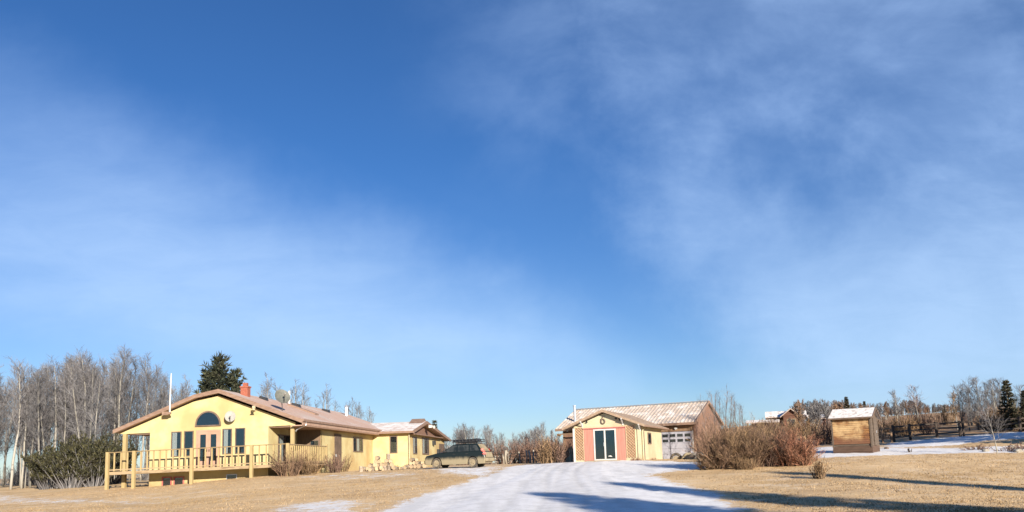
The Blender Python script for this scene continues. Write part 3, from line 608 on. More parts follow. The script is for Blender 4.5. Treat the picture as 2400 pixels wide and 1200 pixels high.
def build_deck():
    """raised timber deck on the gable front, wrapping to the right corner"""
    b = hp(-0.1, -1.6, 0.6)
    d = thing('wooden_deck', 'raised timber deck with a baluster railing along the front of the yellow house', 'deck', b, -PH, absz=True)
    ox = lambda u: u + 0.1
    oy = lambda v: v + 2.3
    tz = lambda u: 0.016 * (u + 0.1)           # the old deck leans a little
    U0_, U1 = -6.34, 6.46
    m = MB()
    n = 0; v = 0.02
    m.hexa([(ox(U0_), oy(-2.28), 1.86 + tz(U0_)), (ox(U1), oy(-2.28), 1.86 + tz(U1)), (ox(U1), oy(-0.03), 1.86 + tz(U1)), (ox(U0_), oy(-0.03), 1.86 + tz(U0_))],
           [(ox(U0_), oy(-2.28), 1.90 + tz(U0_)), (ox(U1), oy(-2.28), 1.90 + tz(U1)), (ox(U1), oy(-0.03), 1.90 + tz(U1)), (ox(U0_), oy(-0.03), 1.90 + tz(U0_))])
    m.build('floor', 'deck_edge', d)
    m = MB(); m.beam((ox(U0_), oy(-2.33), 1.79 + tz(U0_)), (ox(U1), oy(-2.33), 1.79 + tz(U1)), 0.06, 0.21); m.build('edge_beam', 'deck_edge', d)
    m = MB(); m.beam((ox(U1), oy(-2.3), 1.79 + tz(U1)), (ox(U1), oy(-0.05), 1.79 + tz(U1)), 0.06, 0.2); m.build('end_beam', 'deck_edge', d); m = MB(); m.beam((ox(U0_), oy(-2.29), 1.79 + tz(U0_)), (ox(U0_), oy(-0.05), 1.79 + tz(U0_)), 0.06, 0.2); m.build('end_beam', 'deck_edge', d)
    m = MB()
    for k in range(16): u = U0_ + 0.4 + k * 0.78; m.box(ox(u), ox(u) + .05, oy(-2.27), oy(-0.05), 1.68 + tz(u), 1.855 + tz(u))
    m.build('joists', 'dark_wood', d)
    posts = [-6.27, -4.38, -0.30, 3.86, 6.36]
    for u in posts:
        m = MB(); x, y, _ = hp(u, -1.74, 0); m.box(ox(u) - .10, ox(u) + .10, oy(-2.56), oy(-2.37), H(x, y) - .2, 3.24 + tz(u)); m.build('post', 'deck_wood', d)
    m = MB()
    for a, b_ in zip(posts[:-1], posts[1:]): m.beam((ox(a) + .10, oy(-2.42), 3.20 + tz(a)), (ox(b_) - .10, oy(-2.42), 3.20 + tz(b_)), 0.15, 0.06)
    m.build('rail', 'rail_wood', d)
    m = MB()
    for a, b_ in zip(posts[:-1], posts[1:]): m.beam((ox(a) + .10, oy(-2.42), 2.02 + tz(a)), (ox(b_) - .10, oy(-2.42), 2.02 + tz(b_)), 0.05, 0.08)
    m.build('rail', 'deck_edge', d)
    rnd = random.Random(4)
    for a, b_ in zip(posts[:-1], posts[1:]):
        k = max(2, int((b_ - a) / 0.42))
        for i in range(1, k):
            u = a + (b_ - a) * i / k + rnd.uniform(-.02, .02)
            if rnd.random() < 0.03: continue
            m = MB(); m.box(ox(u) - .045, ox(u) + .045, oy(-2.455), oy(-2.395), 1.93 + tz(u), 3.165 + tz(u)); m.build('baluster', 'deck_wood', d)
    # side railing back along the right corner porch
    m = MB(); m.beam((ox(6.36), oy(-2.36), 3.27), (ox(6.36), oy(5.4), 3.27), 0.12, 0.05); m.beam((ox(6.36), oy(-2.36), 2.1), (ox(6.36), oy(5.4), 2.1), 0.05, 0.08); m.build('side_rail', 'deck_edge', d)
    for k in range(20):
        v = -2.0 + k * 0.38; m = MB(); m.box(ox(6.32), ox(6.40), oy(v) - .03, oy(v) + .03, 2.145, 3.244); m.build('side_baluster', 'deck_wood', d)
    m = MB(); m.box(ox(6.15), ox(6.46), oy(-0.02), oy(5.5), 1.84, 1.93); m.box(ox(4.3), ox(6.15), oy(0.1), oy(5.4), 1.84, 1.93); m.build('porch_floor', 'deck_edge', d)
    m = MB(); m.box(ox(6.30), ox(6.42), oy(5.35), oy(5.47), 1.2, 3.4); m.build('post', 'deck_wood', d)
build_deck()

# things on the house
def dish(name, label, loc, face, r, mat, stem):
    """satellite dish: shallow bowl on a bracket with a feed arm"""
    t = thing(name, label, 'satellite dish', loc)
    f = Vector(face).normalized(); x = f.cross(Vector((0, 0, 1))).normalized(); y = x.cross(f).normalized()
    c = Vector((0, 0, stem)); m = MB(); rings = 5; n = 20; o = []
    for k in range(rings + 1):
        rr = r * k / rings; dpt = 0.22 * r * (1 - (k / rings) ** 2)
        for j in range(n):
            a = 2 * math.pi * j / n; p = c + x * rr * math.cos(a) + y * rr * 1.08 * math.sin(a) - f * dpt; o.append(tuple(p))
    back = [tuple(Vector(p) - f * 0.02) for p in o]
    fs = [(k * n + j, k * n + (j + 1) % n, (k + 1) * n + (j + 1) % n, (k + 1) * n + j) for k in range(rings) for j in range(n)]
    N = len(o); rim = rings * n
    m.add(o + back, fs + [tuple(N + i for i in q[::-1]) for q in fs] + [(rim + j, rim + (j + 1) % n, N + rim + (j + 1) % n, N + rim + j) for j in range(n)])
    m.build('bowl', mat, t, smooth=False)
    m = MB(); q = c + f * (r * 0.85) - y * r * 0.25; m.tube([c - y * r * 1.02, c - y * r * 0.8 + f * r * .4, q], 0.022, 6); m.build('feed_arm', 'black_plastic', t)
    m = MB(); m.tube([q - f * .05, q + f * 0.1], [0.07, 0.05], 8); m.build('feed_horn', 'dish_grey', t)
    m = MB(); m.tube([c - f * 0.22 * r - f * .02, Vector((0, 0, stem * 0.6)) - f * (0.3 * r), Vector((0, 0, -0.05)) - f * (0.35 * r if stem < .1 else 0.0)], 0.03, 6); m.build('bracket', 'black_plastic', t)
    return t
p = hp(1.72, -0.42, 5.36); dish('satellite_dish', 'small pale satellite dish on the yellow gable wall beside the half round window', p, (0.30, -1, 0.25), 0.36, 'dish_grey', 0.0)
p = hp(5.05, 0.6, roof_z(5.05) + 0.03); dish('satellite_dish', 'large dark mesh satellite dish on a pole on the right slope of the pale roof', p, (0.55, -0.8, 0.55), 0.54, 'dish_mesh', 1.0)
t = thing('antenna_mast', 'tall thin white mast standing on the left slope of the house roof', 'mast', hp(-2.55, -0.62, 6.15), -PH)
m = MB(); m.tube([(0, 0, -0.35), (0.02, 0, 1.2), (0.05, 0, 2.35)], [0.06, 0.05, 0.035], 8); m.build('pole', 'white_paint', t)
m = MB(); m.box(-0.52, -0.08, -0.1, 0.08, -0.55, -0.32); m.box(-0.08, 0.08, -0.06, 0.085, -0.5, -0.36); m.build('bracket', 'brown_fascia', t)

# ------------------------------------------------------------------ car
def build_car():
    fx, fy = -4.98, 53.8; bx, by = -2.41, 53.05
    rz = math.atan2(fy - by, fx - bx)                      # local +x = the car's nose
    cx, cy = (fx + bx) / 2, (fy + by) / 2
    car = thing('parked_car', 'mud splashed dark green station wagon with a roof rack parked by the yellow house', 'car', (cx, cy, (H(fx, fy) + H(bx, by)) / 2 - 0.01), rz)
    wb = 1.32; wr = 0.325; car.scale = (.95, 1, 1.05)
    def arch(x0): return [(x0 + 0.385 * math.cos(a), 0.325 + 0.385 * math.sin(a)) for a in [math.pi * i / 10 for i in range(10, -1, -1)]]
    A1 = [q for q in arch(-wb) if q[1] >= 0.2]; A2 = [q for q in arch(wb + 0.02) if q[1] >= 0.2]
    prof = [(-2.22, 0.42), (-2.15, 0.24), (-1.74, 0.22)] + A1 + [(-0.92, 0.22), (0.92, 0.22)] + A2 + [(1.76, 0.22), (2.12, 0.24), (2.2, 0.36), (2.20, 0.64), (2.08, 0.79), (1.15, 0.97), (0.9, 0.99), (-1.95, 1.02), (-2.12, 0.94), (-2.23, 0.60)]
    b = MB()
    ysec = [(-0.87, 0.955), (-0.80, 1.0), (0.80, 1.0), (0.87, 0.955)]
    n = len(prof); vs = []
    for y, s in ysec: vs += [(x * (0.985 if s < 1 else 1), y, 0.6 + (z - 0.6) * s if z > 0.6 else z) for x, z in prof]
    fs = [tuple(range(n - 1, -1, -1)), tuple(range(3 * n, 4 * n))]
    for k in range(3): fs += [(k * n + i, k * n + (i + 1) % n, (k + 1) * n + (i + 1) % n, (k + 1) * n + i) for i in range(n)]
    b.add(vs, fs)
    gl_lo = [(0.98, 0.95), (-1.98, 0.985)]; gl_hi = [(0.10, 1.43), (-1.55, 1.46)]
    b.hexa([(0.98, -0.78, 0.94), (-2.0, -0.78, 0.98), (-2.0, 0.78, 0.98), (0.98, 0.78, 0.94)], [(0.12, -0.60, 1.42), (-1.58, -0.60, 1.45), (-1.58, 0.60, 1.45), (0.12, 0.60, 1.42)])
    b.hexa([(0.12, -0.60, 1.42), (-1.58, -0.60, 1.45), (-1.58, 0.60, 1.45), (0.12, 0.60, 1.42)], [(-0.05, -0.52, 1.475), (-1.50, -0.52, 1.49), (-1.50, 0.52, 1.49), (-0.05, 0.52, 1.475)])
    b.build('body', 'car_paint', car, bevel=0.02)
    # side glass, on the tapered cabin sides
    def side_pt(x, z, s): k = (z - 0.95) / 0.49; return (x, s * (0.78 - 0.18 * k + 0.008), z)
    for s in (-1, 1):
        for q in ([(0.80, 1.0), (-0.12, 1.0), (-0.12, 1.38), (0.26, 1.38)], [(-0.20, 1.0), (-1.02, 1.02), (-1.0, 1.39), (-0.20, 1.38)], [(-1.10, 1.02), (-1.78, 1.04), (-1.52, 1.38), (-1.08, 1.39)]):
            g = MB(); g.hexa([side_pt(x, z, s) for x, z in q], [(p_[0], p_[1] + s * .006, p_[2]) for p_ in [side_pt(x, z, s) for x, z in q]]); g.build('side_window', 'car_glass', car)
    g = MB(); q = [(0.93, -0.70, 0.985), (0.93, 0.70, 0.985), (0.18, 0.55, 1.40), (0.18, -0.55, 1.40)]; g.hexa([(x + .012, y, z + .02) for x, y, z in q], [(x + .02, y, z + .03) for x, y, z in q]); g.build('windscreen', 'car_glass', car)
    # muddy tailgate wraps the rear
    g = MB(); q = [(-2.0, -0.72, 1.0), (-2.0, 0.72, 1.0), (-1.60, 0.56, 1.43), (-1.60, -0.56, 1.43)]; g.hexa([(x - .01, y, z) for x, y, z in q], [(x - .035, y, z + .012) for x, y, z in q]); tg = g.build('tailgate', 'car_mud', car)
    g = MB(); g.hexa([(-2.24, -0.7, .62), (-2.24, 0.7, .62), (-2.13, 0.7, .94), (-2.13, -0.7, .94)], [(-2.265, -0.7, .62), (-2.265, 0.7, .62), (-2.155, 0.7, .945), (-2.155, -0.7, .945)]); g.build('lower_panel', 'car_mud', tg)
    g = MB(); q = [(-1.95, -0.58, 1.06), (-1.95, 0.58, 1.06), (-1.68, 0.47, 1.36), (-1.68, -0.47, 1.36)]; g.hexa([(x - .05, y, z + .012) for x, y, z in q], [(x - .056, y, z + .016) for x, y, z in q]); g.build('rear_window', 'car_mud', tg)
    g = MB(); g.box(-2.33, -2.18, -0.82, 0.82, 0.36, 0.58); g.build('bumper', 'car_mud', car, bevel=0.03)
    g = MB(); g.box(2.12, 2.26, -0.80, 0.80, 0.28, 0.52); g.build('bumper', 'car_paint', car, bevel=0.03)
    g = MB(); g.box(2.185, 2.21, -0.42, 0.42, 0.55, 0.68); g.build('grille', 'black_plastic', car)
    for s in (-1, 1):
        g = MB(); g.hexa([(2.14, s * .50, .56), (2.14, s * .80, .56), (2.08, s * .80, .70), (2.08, s * .50, .70)], [(2.21, s * .50, .56), (2.17, s * .82, .56), (2.10, s * .82, .70), (2.14, s * .50, .70)]); g.build('headlight', 'lamp_clear', car)
        g = MB(); g.hexa([(-1.98, s * .765, 1.16), (-2.2, s * .80, .80), (-2.05, s * .885, .80), (-1.86, s * .775, 1.12)], [(-2.03, s * .70, 1.17), (-2.26, s * .66, .80), (-2.2, s * .885, .78), (-1.95, s * .80, 1.12)]); g.build('tail_light', 'lamp_red', car)
        g = MB(); g.box(0.60, 0.80, min(s * .80, s * 1.0), max(s * .80, s * 1.0), 0.98, 1.10); g.build('mirror', 'black_plastic', car, bevel=0.02)
        for x in (0.02, -0.92): g = MB(); g.box(x - .09, x + .09, min(s * .855, s * .90), max(s * .855, s * .90), 0.84, 0.875); g.build('door_handle', 'black_plastic', car)
    for s in (-1, 1):
        for x0, x1 in ((-0.13, 0.80), (-0.88, -0.17)):
            g = MB(); g.box(x0, x1, min(s * .868, s * .879), max(s * .868, s * .879), 0.30, 0.93); g.build('door', 'car_paint', car, bevel=0.004)
    for x in (-wb, wb + .02):
        for s in (-1, 1):
            g = MB(); seg = 24; prof_w = [(0.20, .085), (0.29, .105), (wr - .01, .095), (wr, .06), (wr, -.06), (wr - .01, -.095), (0.2, -.09)]
            vs = []; k = len(prof_w)
            for j in range(seg):
                a = 2 * math.pi * j / seg
                for r, w_ in prof_w: vs.append((x + r * math.cos(a), s * .755 + s * w_, wr + r * math.sin(a)))
            fs = [(j * k + i, j * k + i + 1, ((j + 1) % seg) * k + i + 1, ((j + 1) % seg) * k + i) for j in range(seg) for i in range(k - 1)]
            g.add(vs, fs); wl = g.build('wheel', 'tyre_rubber', car)
            g = MB(); g.tube([(x, s * .79, wr), (x, s * .835, wr)], [0.215, 0.205], 20); g.build('rim', 'rim_mud', wl)
            g = MB(); g.tube([(x, s * .835, wr), (x, s * .855, wr)], [0.06, 0.05], 10)
            for q in range(5):
                a = q * 2 * math.pi / 5; dx, dz = math.cos(a), math.sin(a); g.beam((x + .05 * dx, s * .84, wr + .05 * dz), (x + .18 * dx, s * .84, wr + .18 * dz), 0.05, 0.02)
            g.build('hub', 'car_mud', wl)
    # rails, crossbars and the low basket
    r = MB()
    for s in (-1, 1): r.tube([(-0.1, s * .50, 1.48), (-0.2, s * .50, 1.54), (-1.4, s * .50, 1.555), (-1.5, s * .50, 1.49)], 0.018, 6)
    for x in (-0.35, -1.2): r.beam((x, -.56, 1.57), (x, .56, 1.57), 0.05, 0.03)
    rk = r.build('roof_rack', 'black_plastic', car)
    r = MB(); X0, X1 = 0.25, -1.75
    for z in (1.61, 1.74):
        for s in (-1, 1): r.tube([(X0 + (.12 if z > 1.7 else 0), s * .52, z), (X1, s * .52, z)], 0.018, 6)
        for x in (X0 + (.12 if z > 1.7 else 0), X1): r.tube([(x, -.52, z), (x, .52, z)], 0.018, 6)
    for k in range(9):
        x = X1 + (X0 - X1) * k / 8; r.tube([(x, -.52, 1.61), (x, .52, 1.61)], 0.014, 5)
        for s in (-1, 1): r.tube([(x, s * .52, 1.61), (x + .02, s * .52, 1.74)], 0.012, 5)
    r.build('basket', 'black_plastic', rk)
    g = MB(); g.hexa([(0.35, -.44, 1.62), (-1.55, -.44, 1.62), (-1.55, .44, 1.62), (0.35, .44, 1.62)], [(0.2, -.38, 1.72), (-1.5, -.38, 1.80), (-1.5, .38, 1.80), (0.2, .38, 1.72)]); g.build('cargo_box', 'black_plastic', rk, bevel=0.03)
build_car()

# ------------------------------------------------------------------ studio, shop, shed, hill house
def build_studio():
    ph = R_(22); O = (4.03, 54.5, 1.55)
    s = thing('garden_studio', 'small cream gabled studio with pink panels and a white sliding glass door', 'studio', O, -ph, absz=True)
    Wd, L = 4.53, 6.8; pk = 2.14
    w = MB(); w.prism_v([(0, 1.35), (Wd, 1.35), (Wd, 3.80), (pk, 4.68), (0, 3.86)], 0, L); w.build('wall', 'cream_board', s)
    r = MB(); tip = [(-0.68, 3.79), (pk, 4.90), (4.92, 3.79)]
    r.prism_v(tip + [(u, z - 0.14) for u, z in tip][::-1], -0.36, L + .4); roof = r.build('roof', 'cedar_roof', s)
    f = MB(); f.prism_v([(-0.70, 3.82), (pk, 4.93), (4.94, 3.82), (4.94, 3.66), (pk, 4.76), (-0.70, 3.66)], -0.41, -0.363); f.build('fascia', 'cedar_roof', roof)
    f = MB(); f.prism_v([(0.0, 3.88), (pk, 4.80), (4.5, 3.77), (4.5, 3.72), (pk, 4.70), (0.0, 3.80)], -0.03, -0.003) if False else f.box(4.95, 5.03, -0.36, L + .4, 3.66, 3.76); f.build('gutter', 'brown_fascia', roof)
    # pink panel bay with the sliding door
    m = MB(); m.box(0.70, 1.38, -0.03, -0.002, 1.5, 3.66); m.box(2.92, 3.54, -0.03, -0.002, 1.5, 3.66); m.box(1.38, 2.92, -0.03, -0.002, 3.645, 3.66 + .0); m.build('pink_panel', 'pink_panel', s)
    m = MB(); m.box(0.66, 3.58, -0.075, -0.001, 3.66, 3.74); m.build('panel_header', 'red_trim', s)
    m = MB(); m.box(1.38, 1.47, -0.06, 0, 1.57, 3.64); m.box(2.83, 2.92, -0.06, 0, 1.57, 3.64); m.box(1.47, 2.83, -0.06, 0, 1.57, 1.66); m.box(1.47, 2.83, -0.06, 0, 3.55, 3.64); m.box(2.10, 2.20, -0.055, 0, 1.66, 3.55)
    dr = m.build('sliding_door', 'white_paint', s)
    for a, b in ((1.47, 2.10), (2.20, 2.83)):
        m = MB(); m.box(a, b, -0.008, -0.002, 1.66, 3.55); m.build('room_back', 'dark_room', dr)
        m = MB(); m.box(a, b, -0.030, -0.026, 1.66, 3.55); m.build('pane', 'window_glass', dr)
    m = MB(); m.box(2.06, 2.09, -0.085, -0.055, 2.5, 2.75); m.build('handle', 'galvanised', dr)
    m = MB(); m.tube([(2.45, -0.0245, 1.78), (2.45, -0.010, 1.86)], [0.16, 0.10], 8); m.build('door_ornament', 'white_paint', dr)
    # lattice panels either side
    for a, b, z0, z1 in ((0.10, 0.66, 1.62, 4.02), (3.62, 4.20, 1.70, 4.02)):
        m = MB(); m.box(a, b, -0.012, -0.002, z0, min(z1, 3.80)); bk = m.build('lattice', 'lattice_back', s)
        m = MB(); st = 0.19; hgt = min(z1, 3.80) - z0; wd = b - a
        for sg, dpt in ((1, 0.018), (-1, 0.030)):
            k = -wd
            while k < hgt:
                x0, zz0 = (a, z0 + k); x1, zz1 = (b, z0 + k + wd)
                lo_, hi_ = max(z0, zz0), min(z0 + hgt, zz1)
                if hi_ - lo_ > 0.05:
                    xa = a + (lo_ - zz0); xb = a + (hi_ - zz0)
                    if sg < 0: xa, xb = a + b - xa, a + b - xb
                    m.beam((xa, -dpt, lo_), (xb, -dpt, hi_), 0.045, 0.011)
                k += st
        m.build('lattice_slats', 'lattice_wood', bk)
        m = MB(); zt = z0 + hgt
        m.box(a - .03, a, -0.045, -0.001, z0, zt); m.box(b, b + .03, -0.045, -0.001, z0, zt); m.box(a - .03, b + .03, -0.045, -0.001, zt, zt + .04); m.build('lattice_frame', 'lattice_wood', bk)
    m = MB(); m.box(-0.06, 0.07, -0.05, 0.06, 1.4, 3.76); m.build('corner_board', 'white_paint', s)
    m = MB(); m.box(4.36, 4.56, -0.06, 0.06, 1.4, 3.74); m.build('corner_board', 'cream_board', s)
    # numeral hung on the gable
    m = MB(); cx, cz = 2.08, 4.16; ring = [(cx + 0.13 * math.cos(a), -0.045, cz - 0.02 + 0.155 * math.sin(a)) for a in [2 * math.pi * i / 16 for i in range(17)]]
    m.tube(ring, 0.042, 6, cap=False); m.tube([(cx - 0.13, -0.045, cz), (cx - 0.10, -0.045, cz + .15), (cx - 0.01, -0.045, cz + 0.27), (cx + 0.10, -0.045, cz + .33)], [0.042, 0.045, 0.042, 0.03], 6); m.build('number_sign', 'frame_dark', s)
    # brackets and floodlights under the barge
    for u in (0.62, 3.42, 4.55):
        z = 4.90 - abs(u - pk) * 0.395
        m = MB(); m.beam((u, -0.06, z - .42), (u, -0.45, z - .12), 0.08, 0.07); m.beam((u, -0.02, z - .55), (u, -0.02, z - .2), 0.09, 0.05); m.build('bracket', 'white_paint', s)
    for u, dx in ((0.95, .05), (2.98, -.04), (3.2, .09), (-0.42, -.12)):
        z = 4.90 - abs(u - pk) * 0.395
        m = MB(); m.tube([(u, -0.05, z - .26), (u + dx * .5, -0.12, z - .30)], [0.03, 0.06], 8); m.box(u - .03, u + .03, -0.05, -0.001, z - .32, z - .2); m.build('floodlight', 'black_plastic', s)
    # side wall
    m = MB(); m.box(Wd + .002, Wd + .04, 0.55, 1.05, 1.5, 3.5); m.build('side_door', 'frame_dark', s)
    m = MB(); m.tube([(Wd + .12, 0.35, 3.55), (Wd + .09, 0.35, 3.3), (Wd + .09, 0.35, 1.5)], 0.05, 6); m.build('downspout', 'cream_board', s)
    window(s, 'right', Wd, 2.15, 3.15, 2.58, 3.36, 'frame_dark', 0.08)
    m = MB(); m.box(1.0, 3.2, -0.9, -0.07, 1.42, 1.575); m.build('doorstep', 'plywood', s)
build_studio()

def build_shop():
    ph = R_(29.5); O = (4.07, 66.0, 1.5)
    s = thing('workshop_garage', 'long brown workshop with a snow dusted ribbed metal roof and white garage door', 'garage', O, -ph, absz=True)
    Wd, D = 11.0, 7.0
    w = MB(); w.prism_u([(0, 1.3), (D, 1.3), (D, 4.15), (D / 2, 5.75), (0, 4.15)], 0, Wd); w.build('wall', 'brown_siding', s)
    r = MB(); ze, zr = 4.22, 5.95; u0, u1 = -0.55, Wd + .12
    sl = (zr - ze) / (D / 2 + .5)
    r.prism_u([(-.5, ze), (D / 2, zr), (D + .5, ze), (D + .5, ze - .10), (D / 2, zr - .10), (-.5, ze - .10)], u0, u1)
    k = u0 + .05
    while k < u1 - .05:      # standing ribs
        r.prism_u([(-.52, ze - .01), (D / 2, zr + .0), (D / 2, zr + .040), (-.52, ze + .036)], k, k + .06); k += 0.30
    roof = r.build('roof', 'ribbed_roof', s)
    m = MB(); m.box(u0, u1, D / 2 - .16, D / 2 + .16, zr + .03, zr + .085); m.build('ridge_cap', 'galvanised', roof)
    m = MB(); m.box(u0, u1, -.53, -.503, ze - .20, ze - .015); m.box(u0, u1, -.50, -.02, ze - .16, ze - .105)
    m.prism_u([(-.53, ze + .06), (D / 2, zr + .08), (D + .53, ze + .06), (D + .53, ze - .16), (D / 2, zr - .14), (-.53, ze - .16)], u1 + .003, u1 + .045); m.build('fascia', 'brown_fascia', roof)
    m = MB(); m.box(5.6, 10.75, -.06, -.002, 3.58, 3.98); m.build('door_header', 'fence_brown', s)
    # sectional door with two rows of panes
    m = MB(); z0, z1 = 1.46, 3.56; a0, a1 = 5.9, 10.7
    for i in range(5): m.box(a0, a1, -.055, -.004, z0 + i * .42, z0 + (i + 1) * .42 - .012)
    dr = m.build('garage_door', 'door_shaded_white', s)
    for zz in (2.74, 3.13):
        for i in range(8):
            a = a0 + .14 + i * 0.585; m = MB(); m.box(a, a + .44, -.062, -.056, zz + .04, zz + .26); m.build('pane', 'car_glass', dr)
    m = MB(); m.box(a0 - .1, a0, -.07, -.001, z0, z1 + .02); m.box(a1, a1 + .1, -.07, -.001, z0, z1 + .02); m.build('door_frame', 'white_paint', dr)
    m = MB(); m.tube([(9.5, -.02, 3.86), (9.5, -.2, 3.80)], [.04, .1], 8); m.box(9.4, 9.6, -.10, -.062, 3.76, 3.9); m.build('wall_lamp', 'white_paint', s)
    m = MB(); m.box(-.06, .10, -.06, .05, 1.4, 4.05); m.build('corner_board', 'fence_brown', s)
    m = MB(); m.box(.9, 2.3, -.03, -.001, 1.5, 3.45); m.build('dark_doorway', 'dark_wood', s)
    m = MB(); m.box(-.35, 3.2, -.62, -.55, 3.72, 3.82); m.box(-.35, -.25, -.60, -.02, 3.62, 3.74); m.build('eave_beam', 'fence_brown', s)
    m = MB(); u, v = 0.62, 0.9; zb = ze + (v + .5) * sl; m.tube([(u, v, zb - .1), (u, v, zb + 1.25)], 0.10, 10); m.tube([(u, v, zb + 1.25), (u, v, zb + 1.33)], [.14, .13], 10); m.build('stove_pipe', 'galvanised', s)
    p = thing('tan_sheet', 'tan sheet with a slanted top beside the studio corner', 'board', (4.35, 62.9, H(4.35, 62.9)), -R_(20))  # flat tan sheet with a slanted top edge
    m = MB(); m.prism_v([(-.8, -.02), (.15, -.02), (.15, 1.25), (-.2, 1.05), (-.62, .55), (-.75, .3)], 0, .03); m.build('sheet', 'plywood', p)
    m = MB(); m.box(-.10, -.02, -.045, -.003, 0, 1.0); m.build('batten', 'cream_board', p)
build_shop()

def build_shed():
    ph = R_(33); O = (20.465, 52.0, 1.63)
    s = thing('plank_shed', 'small weathered orange plank shed with a snowy roof on the right slope', 'shed', O, -ph, absz=True)
    rnd = random.Random(8); Wd, D = 2.32, 2.75
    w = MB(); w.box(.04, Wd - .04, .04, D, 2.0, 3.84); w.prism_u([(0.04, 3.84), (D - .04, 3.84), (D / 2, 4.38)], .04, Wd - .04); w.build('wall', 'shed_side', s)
    f = MB(); z = 2.12
    while z < 3.80:            # rough sawn front planks, no two alike
        h = rnd.uniform(.10, .16); x = 0.0
        while x < Wd - .01:
            l = min(rnd.uniform(.8, 2.4), Wd - x); l = Wd - x if Wd - x - l < .25 else l
            f.hexa([(x, .04, z), (x + l - .01, .04, z), (x + l - .01, .04, min(z + h - .008, 3.83)), (x, .04, min(z + h - .008, 3.83))], [(x, rnd.uniform(-.025, .0), z), (x + l - .01, rnd.uniform(-.025, .0), z), (x + l - .01, rnd.uniform(.0, .025), min(z + h - .008, 3.83)), (x, rnd.uniform(.0, .025), min(z + h - .008, 3.83))])
            x += l
        z += h
    f.build('front_planks', 'shed_board', s)
    f = MB()
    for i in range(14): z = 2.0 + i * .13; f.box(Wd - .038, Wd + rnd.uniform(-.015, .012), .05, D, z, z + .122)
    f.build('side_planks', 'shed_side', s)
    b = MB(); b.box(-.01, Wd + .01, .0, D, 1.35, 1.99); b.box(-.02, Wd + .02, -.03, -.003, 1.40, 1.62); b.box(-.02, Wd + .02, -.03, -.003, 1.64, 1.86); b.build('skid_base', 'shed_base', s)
    b = MB()
    b.box(-.03, .06, -.035, .03, 1.9, 3.86); b.build('corner_post', 'shed_side', s); b = MB(); b.box(Wd - .06, Wd + .03, -.035, .03, 1.9, 3.86); b.build('corner_post', 'shed_side', s)
    r = MB(); r.prism_u([(-.22, 3.80), (D / 2, 4.44), (D + .22, 3.80), (D + .22, 3.74), (D / 2, 4.37), (-.22, 3.74)], -.14, Wd + .16)
    roof = r.build('roof', 'shed_roof', s)
    m = MB(); m.prism_u([(-.24, 3.80), (D / 2, 4.46), (D + .24, 3.80), (D + .24, 3.68), (D / 2, 4.33), (-.24, 3.68)], Wd + .162, Wd + .20); m.box(-.14, Wd + .16, -.25, -.235, 3.70, 3.80); m.build('fascia', 'dark_wood', roof)
    m = MB(); m.box(Wd + .015, Wd + .05, .9, 1.8, 2.0, 3.75); dr = m.build('door', 'shed_side', s)
    m = MB(); m.box(Wd + .05, Wd + .08, 1.65, 1.72, 2.8, 2.95); m.build('handle', 'galvanised', dr)
build_shed()

def build_hill_house():
    x0, y0 = 41.3, 131.0; z0 = H(x0, y0) - 0.45
    s = thing('log_house', 'distant log house with snowy roofs standing on the hill behind the bushes', 'house', (x0, y0, z0), -R_(18), absz=False)
    w = MB(); w.box(0, 5.6, 0, 5, -1, 2.1); w.build('wall', 'log_wall', s)
    w = MB(); w.prism_v([(2.2, 2.0), (4.9, 2.0), (3.55, 2.95)], -1.4, 5); w.box(2.4, 4.7, -1.3, 0, -1, 2.0); w.build('gable_front', 'log_wall', s)
    r = MB(); r.prism_u([(-.7, 1.95), (2.5, 3.0), (5.6, 1.95), (5.6, 1.8), (2.5, 2.85), (-.7, 1.8)], -.4, 6.0); rf = r.build('roof', 'snow_roof', s)
    r = MB(); r.prism_v([(1.9, 1.9), (3.55, 3.2), (5.2, 1.9), (5.2, 1.75), (3.55, 3.02), (1.9, 1.75)], -1.9, 3.0); r.build('gable_roof', 'snow_roof', s)
    r = MB(); r.prism_u([(-2.4, 1.15), (-.2, 1.6), (-.2, 1.45), (-2.4, 1.0)], -3.4, 1.8); r.build('porch_roof', 'snow_roof', s)
    r = MB(); r.prism_u([(-1.0, 1.5), (2.5, 2.2), (5, 1.6), (5, 1.4), (2.5, 2.0), (-1.0, 1.3)], 6.05, 9.2); r.build('wing_roof', 'snow_roof', s)
    w = MB(); w.box(6.02, 8.8, .2, 4.5, -1, 1.4); w.build('wing_wall', 'log_wall', s); w = MB(); w.box(-2.6, -.02, .3, 4, -1, 1.3); w.build('wing_wall', 'log_wall', s)
    for u in (-3.1, -1.4, 0.15, 1.5): m = MB(); m.box(u - .12, u + .12, -2.2, -1.96, -1.2, 1.08); m.build('porch_post', 'log_pale', s)
    m = MB(); m.box(1.0, 1.5, -.06, 0, -.6, 1.7); m.build('pale_panel', 'log_pale', s)
    for a, b, z in ((2.0, 2.3, 1.0), (2.9, 4.2, 1.0), (4.95, 5.4, 1.0), (-2.2, -1.0, .4)):
        v = -1.3 if 2.4 < a < 4.6 else (.3 if a < 0 else 0)
        m = MB(); m.box(a, b, v - .06, v - .002, z - .6, z + .5); wn = m.build('window', 'log_pale', s); m = MB(); m.box(a + .08, b - .08, v - .07, v - .061, z - .52, z + .42); m.build('pane', 'car_glass', wn)
    m = MB(); m.box(4.6, 4.9, 2.3, 2.6, 2.4, 3.5); m.build('chimney', 'dark_wood', s)
build_hill_house()

